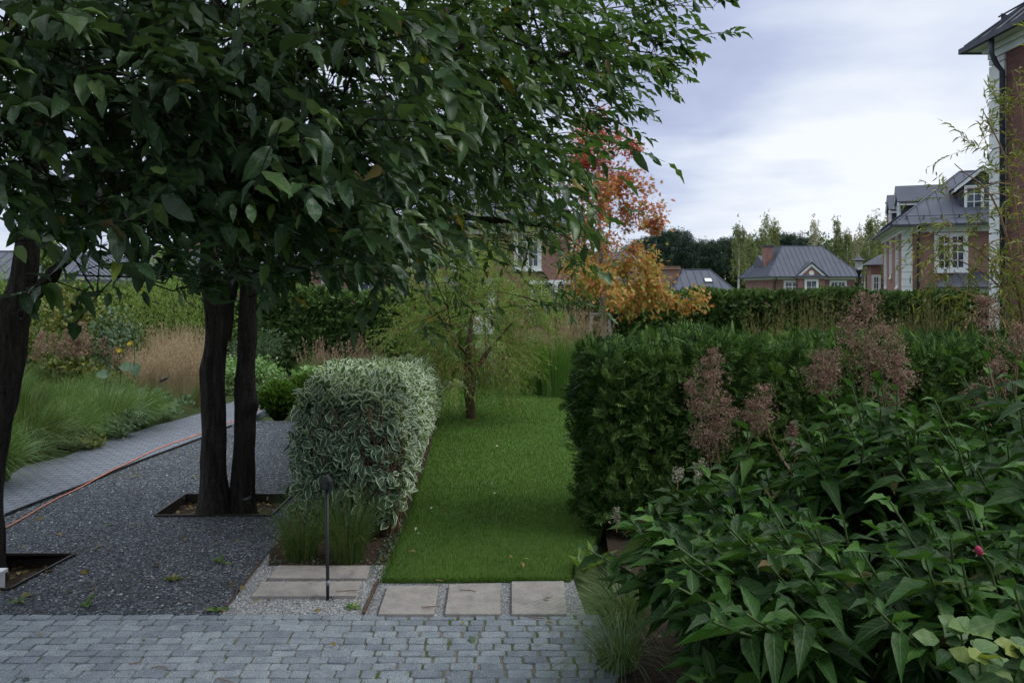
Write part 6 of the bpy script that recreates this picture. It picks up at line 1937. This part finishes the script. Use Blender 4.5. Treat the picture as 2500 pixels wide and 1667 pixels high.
def round_leaf_plant(label, pixs, Y, mat, base):
    o = empty('rose_bush', base, label, 'plant')
    O, D, Nn, L, W, st_ = [], [], [], [], [], []
    for px, py in pixs:
        tp = P(px, py, Y + rng.uniform(-.15, .15))
        st_.append(smooth_line([np.array(base), np.array(base) * .4 + tp * .6 + (0, 0, .05), tp], [.006, .005, .003], 5))
        for k in range(6):
            a = k * 1.26 + rng.uniform(-.4, .4)
            O.append(tp + rng.normal(0, .012, 3)); D.append((math.cos(a), math.sin(a) * .8, rng.uniform(-.1, .5))); Nn.append(UP + np.array((0, -.6, 0)) + rng.normal(0, .3, 3)); s_ = rng.uniform(.055, .085); L.append(s_); W.append(s_ * .72)
    leafy(o, 'foliage', (np.array(O), np.array(D), np.array(Nn), np.array(L), np.array(W)), OVATE, mat)
    wood(o, 'stem', st_, M['stem_green'], 5)
round_leaf_plant('round-leaved yellow-green plant in the lower right corner', [(2320, 1570), (2345, 1540), (2390, 1600), (2440, 1640), (2480, 1590), (2370, 1660), (2500, 1660), (2430, 1690), (2520, 1620)], 2.35, M['rose_leaf'], (1.6, 2.6, 0))
# dock-like weeds at the hedge foot
for i, (px, py) in enumerate(((1425, 1400), (1462, 1385))):
    b = G(px, py)
    o = empty('dock_weed', b, ('broad-leaved green weed at the foot of the front hedge beside the last slab', 'broad-leaved weed with long upright leaves below the front hedge')[i], 'weed')
    n_ = 9; aa = rng.uniform(0, 6.28, n_)
    leafy(o, 'leaf_rosette', (np.tile(b, (n_, 1)), np.stack([np.cos(aa) * .7, np.sin(aa) * .7, rng.uniform(.5, 1.2, n_)], 1), np.stack([-np.cos(aa), -np.sin(aa), np.full(n_, .6)], 1), rng.uniform(.14, .24, n_), rng.uniform(.05, .075, n_)), OVATE, M['willow_light'])
# small weeds on the gravel
for i, (px, py, lab) in enumerate(((212, 1480, 'upright dandelion-leaved weed in the gravel near the paving edge'), (425, 1418, 'yellow-green weed rosette with a dry leaf in the middle of the gravel'), (530, 1492, 'small weed where the rusty edging meets the paving'), (48, 1472, 'small green weed in the gravel below the left tree pit'), (545, 1375, 'tiny green weed in the gravel left of the long slabs'), (862, 1485, 'small weed with clover leaves on the pale gravel'))):
    b = G(px, py)
    o = empty('small_weed', b, lab, 'weed', group='small weeds in the gravel')
    n_ = 7; aa = rng.uniform(0, 6.28, n_)
    leafy(o, 'leaf_rosette', (np.tile(b, (n_, 1)), np.stack([np.cos(aa), np.sin(aa) * .7, rng.uniform(.15, 1.0, n_)], 1), np.tile((0, -.3, 1.0), (n_, 1)), rng.uniform(.05, .12, n_), rng.uniform(.018, .035, n_)), LANCE, M['shrub_olive'] if i == 1 else M['grass_green'])

# ---- far trees -----------------------------------------------------------
def far_tree(name, label, px, Y, top, wpx, mat, kind, trunk_mat, group, n=620, lean=0.0):
    b = np.array(((px - 1250) / FPX * Y, Y, -.1))
    zt = CH - (top - HY) / FPX * Y
    wd = wpx / FPX * Y
    o = empty(name, b, label, 'tree', group=group)
    tpt = b + np.array((lean * zt, 0, zt))
    tk = smooth_line([b, b * .5 + tpt * .5 + (rng.normal(0, .1), 0, 0), b * .12 + tpt * .88 + (rng.normal(0, .1), 0, 0)], [.013 * zt + .04, .008 * zt + .03, .02], 4)
    C = []
    if kind == 'pine':
        for k in range(26):
            z_ = zt * rng.uniform(.50, 1.0); f = 1 - abs((z_ / zt - .72) / .3) ** 2 * .8
            a = rng.uniform(0, 6.28); r = wd * .5 * max(f, .25) * rng.uniform(.3, 1)
            C.append((b[0] + math.cos(a) * r + lean * z_, Y + math.sin(a) * r, z_, .22))
    elif kind == 'birch':
        for k in range(30):
            z_ = zt * rng.uniform(.36, 1.0); f = (1 - max(0, (z_ / zt - .62)) / .45) ** .6
            a = rng.uniform(0, 6.28); r = wd * .5 * max(f, .12) * rng.uniform(.2, 1)
            C.append((b[0] + math.cos(a) * r + lean * z_, Y + math.sin(a) * r, z_, .13))
    else:
        for k in range(34):
            z_ = zt * (rng.uniform(.12, .97)); f = math.sin(math.pi * min(max((z_ / zt) * .9 + .1, 0), 1)) ** .6
            a = rng.uniform(0, 6.28); r = wd * .5 * f * rng.uniform(.2, 1)
            C.append((b[0] + math.cos(a) * r, Y + math.sin(a) * r, z_, .16))
    C = np.array(C)
    m = max(6, n // len(C))
    sp = C[:, 3][:, None, None] * wd * rng.normal(0, 1, (len(C), m, 3)) * (np.array((1, 1, .38)) if kind == 'pine' else np.array((.55, .55, 1.9)) if kind == 'birch' else np.array((1, 1, .9)))
    O = (C[:, None, :3] + sp).reshape(-1, 3)
    O = O[O[:, 2] > .3]
    S = (.030 if kind == 'pine' else .018 if kind == 'birch' else .026) * Y / 10 * rng.uniform(.7, 1.4, len(O)) * (1.0 if kind != 'birch' else .9)
    D = rng.normal(0, 1, O.shape)
    if kind == 'birch': D = D * .6 + np.array((0, 0, -1.2))
    leafy(o, 'crown', (O, D, rng.normal(0, 1, O.shape), S * 2.2, S * (1.6 if kind != 'birch' else 1.1)), NEEDLE if kind == 'pine' else WHORL, mat)
    ln = grow([tk], [c[:3] for c in C[:16]], 2.0, .05, .02, low=.3)
    wood(o, 'trunk', ln, trunk_mat, 6)
pines = [(1590, 155, 585, 46), (1618, 150, 572, 50), (1645, 160, 570, 52), (1672, 152, 578, 46), (1692, 165, 600, 36), (1716, 160, 594, 44), (1742, 155, 598, 50), (1768, 165, 590, 46), (1795, 160, 592, 44), (1562, 165, 596, 40), (1920, 150, 582, 44), (1948, 155, 575, 40), (1975, 160, 588, 40), (1540, 170, 610, 40)]
for i, (px, Y, tp, wp) in enumerate(pines):
    far_tree('pine_tree', 'dark pine standing in the wood behind the grey roofs', px, Y, tp, wp, M['pine'], 'pine', M['bark_pine'], 'pines in the wood behind the houses', 900)
birches = [(1803, 120, 560, 46, 'birch', 'slender birch with a clear white trunk, standing before the pines'), (1830, 150, 575, 44, 'birch', ''), (1868, 140, 535, 50, 'birch', 'tall yellow-green birch just left of the grey roof with the red chimney'), (1890, 145, 552, 46, 'birch', ''), (1990, 150, 545, 44, 'birch_pale', 'nearly leafless pale birch above the pedimented roof'), (2040, 130, 535, 30, 'birch', 'narrow birch above the right end of the pedimented roof'), (2066, 135, 562, 32, 'birch', ''), (2098, 130, 558, 34, 'birch_pale', 'pale thin birch right behind the street lamp'), (2122, 125, 540, 36, 'birch', 'birch between the street lamp and the quoined house'), (2142, 128, 524, 44, 'birch', 'tall birch touching the corner of the quoined house'), (2160, 140, 545, 40, 'birch', ''), (2080, 150, 590, 40, 'birch', ''), (2110, 150, 600, 40, 'birch', '')]
for i, (px, Y, tp, wp, mt, lab) in enumerate(birches):
    far_tree('birch_tree', lab or 'thin yellow-green birch in the row behind the far houses', px, Y, tp, wp, M[mt], 'birch', M['bark_birch'], 'birches behind the houses', 380 if mt == 'birch_pale' else 900, lean=rng.normal(0, .015))
for i, (px, Y, tp, wp) in enumerate(((1815, 160, 592, 80), (1850, 165, 582, 84), (1890, 165, 584, 80), (1930, 165, 590, 80), (1985, 160, 584, 80), (2020, 165, 590, 80), (2055, 160, 596, 80), (2095, 155, 602, 80), (2130, 160, 590, 80), (2160, 160, 592, 80), (1780, 170, 606, 70), (1700, 175, 620, 80), (1640, 175, 622, 80), (1590, 175, 626, 80))):
    far_tree('leafy_tree', 'rounded green leafy tree low in the wood behind the houses', px, Y, tp, wp, M['deciduous'], 'leafy', M['bark_brown'], 'leafy trees in the wood behind the houses', 900)
for i, (px, Y, tp, wp, lab) in enumerate(((118, 30, 560, 60, 'light green young tree just right of the leaning trunk'), (410, 34, 620, 120, 'light green tree seen in the gap left of the two trunks'), (-60, 36, 640, 120, 'green tree at the left edge before the grey roofed house'), (720, 30, 690, 110, 'light green bush top above the dark clipped hedge'))):
    far_tree('leafy_tree', lab, px, Y, tp, wp, M['willow_light'], 'leafy', M['bark_brown'], 'young trees behind the left bed', 1500)

# ---- fallen leaves, twigs and stones -------------------------------------
def fallen(px, py, kind, label, grp, size=.07, z=.0, name='fallen_leaf'):
    b = G(px, py, z) + np.array((0, 0, .012))
    a = rng.uniform(0, 6.28)
    o_ = scatter(OVATE, b[None], np.array([(math.cos(a), math.sin(a), rng.uniform(.0, .35))]), np.array([(rng.normal(0, .4), rng.normal(0, .4), 1.0)]), size * rng.uniform(.75, 1.2), size * .5)
    o = mesh_np(name, o_[0] - b, o_[1], M[kind], None, o_[2], smooth=True)
    o.location = [float(x) for x in b]
    tag(o, label, 'leaf', grp)
for px, py, kd in ((60, 1338, 'leaf_dry'), (250, 1333, 'leaf_dry'), (450, 1323, 'leaf_dry'), (280, 1281, 'leaf_yellow'), (105, 1266, 'leaf_dry'), (325, 1165, 'leaf_yellow'), (470, 1166, 'leaf_dry'), (560, 1434, 'leaf_dry'), (597, 1435, 'leaf_dry'), (180, 1445, 'leaf_dry'), (240, 1438, 'leaf_dry'), (90, 1452, 'leaf_dry'), (50, 1460, 'leaf_dry'), (195, 1402, 'leaf_dry'), (335, 1210, 'leaf_dry'), (150, 1310, 'leaf_dry'), (390, 1380, 'leaf_dry'), (520, 1300, 'leaf_dry'), (110, 1400, 'leaf_dry')):
    fallen(px, py, kd, 'curled dry brown leaf lying on the dark gravel' if kd == 'leaf_dry' else 'yellow leaf lying on the dark gravel near the orange hose', 'fallen leaves on the dark gravel')
for px, py, kd in ((1015, 1350, 'leaf_dry'), (1283, 1265, 'leaf_yellow'), (1290, 1368, 'leaf_yellow'), (1273, 1376, 'leaf_dry'), (1082, 1252, 'leaf_dry'), (1250, 1365, 'leaf_dry')):
    fallen(px, py, kd, 'brown leaf lying on the near lawn' if kd == 'leaf_dry' else 'yellow leaf lying on the near lawn', 'fallen leaves on the lawn', .065, .03)
for px, py in ((1055, 1240), (1065, 1238), (1017, 1290), (1205, 1207), (1322, 1178), (1070, 1125), (1120, 1130), (1206, 1180), (1052, 1200), (1018, 1305), (1145, 1183), (1210, 1090)):
    fallen(px, py, 'plume_white', 'small whitish leaf lying on the lawn', 'pale fallen leaves on the lawn', .045, .03)
for px, py, lab, z, kd in ((1085, 1421, 'large dry brown leaf at the lawn edge behind the slabs', .02, 'leaf_dry'), (868, 1400, 'curled brown leaf on the farther long slab', .02, 'leaf_dry'), (1345, 1464, 'brown curled leaf on the slab by the grass tuft', .02, 'leaf_dry'), (895, 1465, 'yellow-green leaf at the rusty edging strip', .0, 'leaf_yellow'), (785, 1494, 'orange-brown leaf on the pale gravel by the paving', .0, 'leaf_dry'), (620, 1472, 'orange leaf on the pale gravel below the long slabs', .0, 'leaf_yellow'), (1128, 1527, 'small yellow leaf on the paving', .0, 'leaf_yellow'), (820, 1580, 'small orange leaf on the middle of the paving', .0, 'leaf_dry'), (1332, 1523, 'brown leaf on the paving near the grass tuft', .0, 'leaf_dry'), (88, 1557, 'dry leaf on the paving at left', .0, 'leaf_dry'), (1150, 1556, 'large pale grey-green leaf lying on the paving', .0, 'shrub_grey'), (358, 1566, 'tiny yellow leaf on the left paving', .0, 'leaf_yellow')):
    fallen(px, py, kd, lab, 'fallen leaves on the slabs and paving', .085 if 'large' in lab else .05, z)
for pix, lab, z in (([(820, 1444), (850, 1443), (872, 1441)], 'thin dry twig on the nearer long slab', .022), ([(1122, 1441), (1145, 1442), (1163, 1445)], 'dark broken twig on the middle square slab', .022), ([(1028, 1483), (1050, 1482), (1075, 1480)], 'pale twig across the gap beside the middle square slab', .022), ([(314, 1622), (330, 1620), (345, 1618)], 'short twig on the left paving', .006), ([(530, 1656), (550, 1662), (570, 1667)], 'reddish twig at the bottom of the paving', .006), ([(1280, 1506), (1310, 1510), (1330, 1511)], 'twig on the paving in front of the last slab', .006), ([(368, 1632), (390, 1628), (408, 1630)], 'forked twig on the paving at lower left', .006)):
    q = [G(a, b_, z) + np.array((0, 0, .006)) for a, b_ in pix]
    mb = MB(); l, r_ = smooth_line(q, [.003, .004, .0025], 4); mb.tube(l, list(r_), 6)
    tag(mb.build('twig', M['stem_red'], smooth=True), lab, 'twig', 'twigs on the paving')
v, t = STONE * .026, STT
o = mesh_np('pebble', v, t, M['stone']); o.location = [float(x) for x in G(62, 1660)]; tag(o, 'dark pebble on the paving at the lower left', 'stone')

# leaf crumbs and litter on the soil, the pits and the gravel: nobody could count them
def litter(poly, n, z, s0, s1):
    p = sample_poly(poly, n)
    O = np.concatenate([p, np.full((n, 1), z) + rng.uniform(.002, .012, (n, 1))], 1)
    D = np.concatenate([rng.normal(0, 1, (n, 2)), rng.uniform(-.1, .35, (n, 1))], 1)
    L = rng.uniform(s0, s1, n)
    return scatter(OVATE, O, D, UP + rng.normal(0, .4, (n, 3)), L, L * rng.uniform(.25, .55, n))
bed = xy((655, 1379), (668, 1270), (735, 1180), (860, 1180), (1000, 1270), (945, 1378))
v, t, u = join([litter(bed, 520, -.002, .015, .045), litter([tuple(q) for q in pit1], 120, -.085, .03, .08), litter([tuple(q) for q in pit2], 90, -.085, .03, .08),
                litter(gravel_poly, 420, .004, .012, .04), litter(lgs, 90, 0, .012, .035), litter([(-4, 4.2), (1, 4.2), (1, PY), (-4, PY)], 90, .0, .008, .022)])
tag(mesh_np('leaf_litter', v, t, M['leaf_dry'], None, u), kind='stuff')
# clover and seedlings creeping along the soil edges
n_ = 420
q = np.concatenate([sample_poly(xy((930, 1418), (985, 1300), (1000, 1270), (955, 1290), (900, 1400)), 300), sample_poly(xy((655, 1380), (900, 1380), (900, 1372), (660, 1372)), 60), sample_poly(gravel_poly, 60)])
O = np.concatenate([q, rng.uniform(.0, .03, (len(q), 1))], 1)
v, t, u = scatter(FLAT, O, np.concatenate([rng.normal(0, 1, (len(q), 2)), rng.uniform(.1, .8, (len(q), 1))], 1), UP + rng.normal(0, .3, (len(q), 3)), rng.uniform(.015, .035, len(q)), rng.uniform(.010, .02, len(q)))
tag(mesh_np('creeping_weeds', v, t, M['shrub_grey'], None, u), kind='stuff')
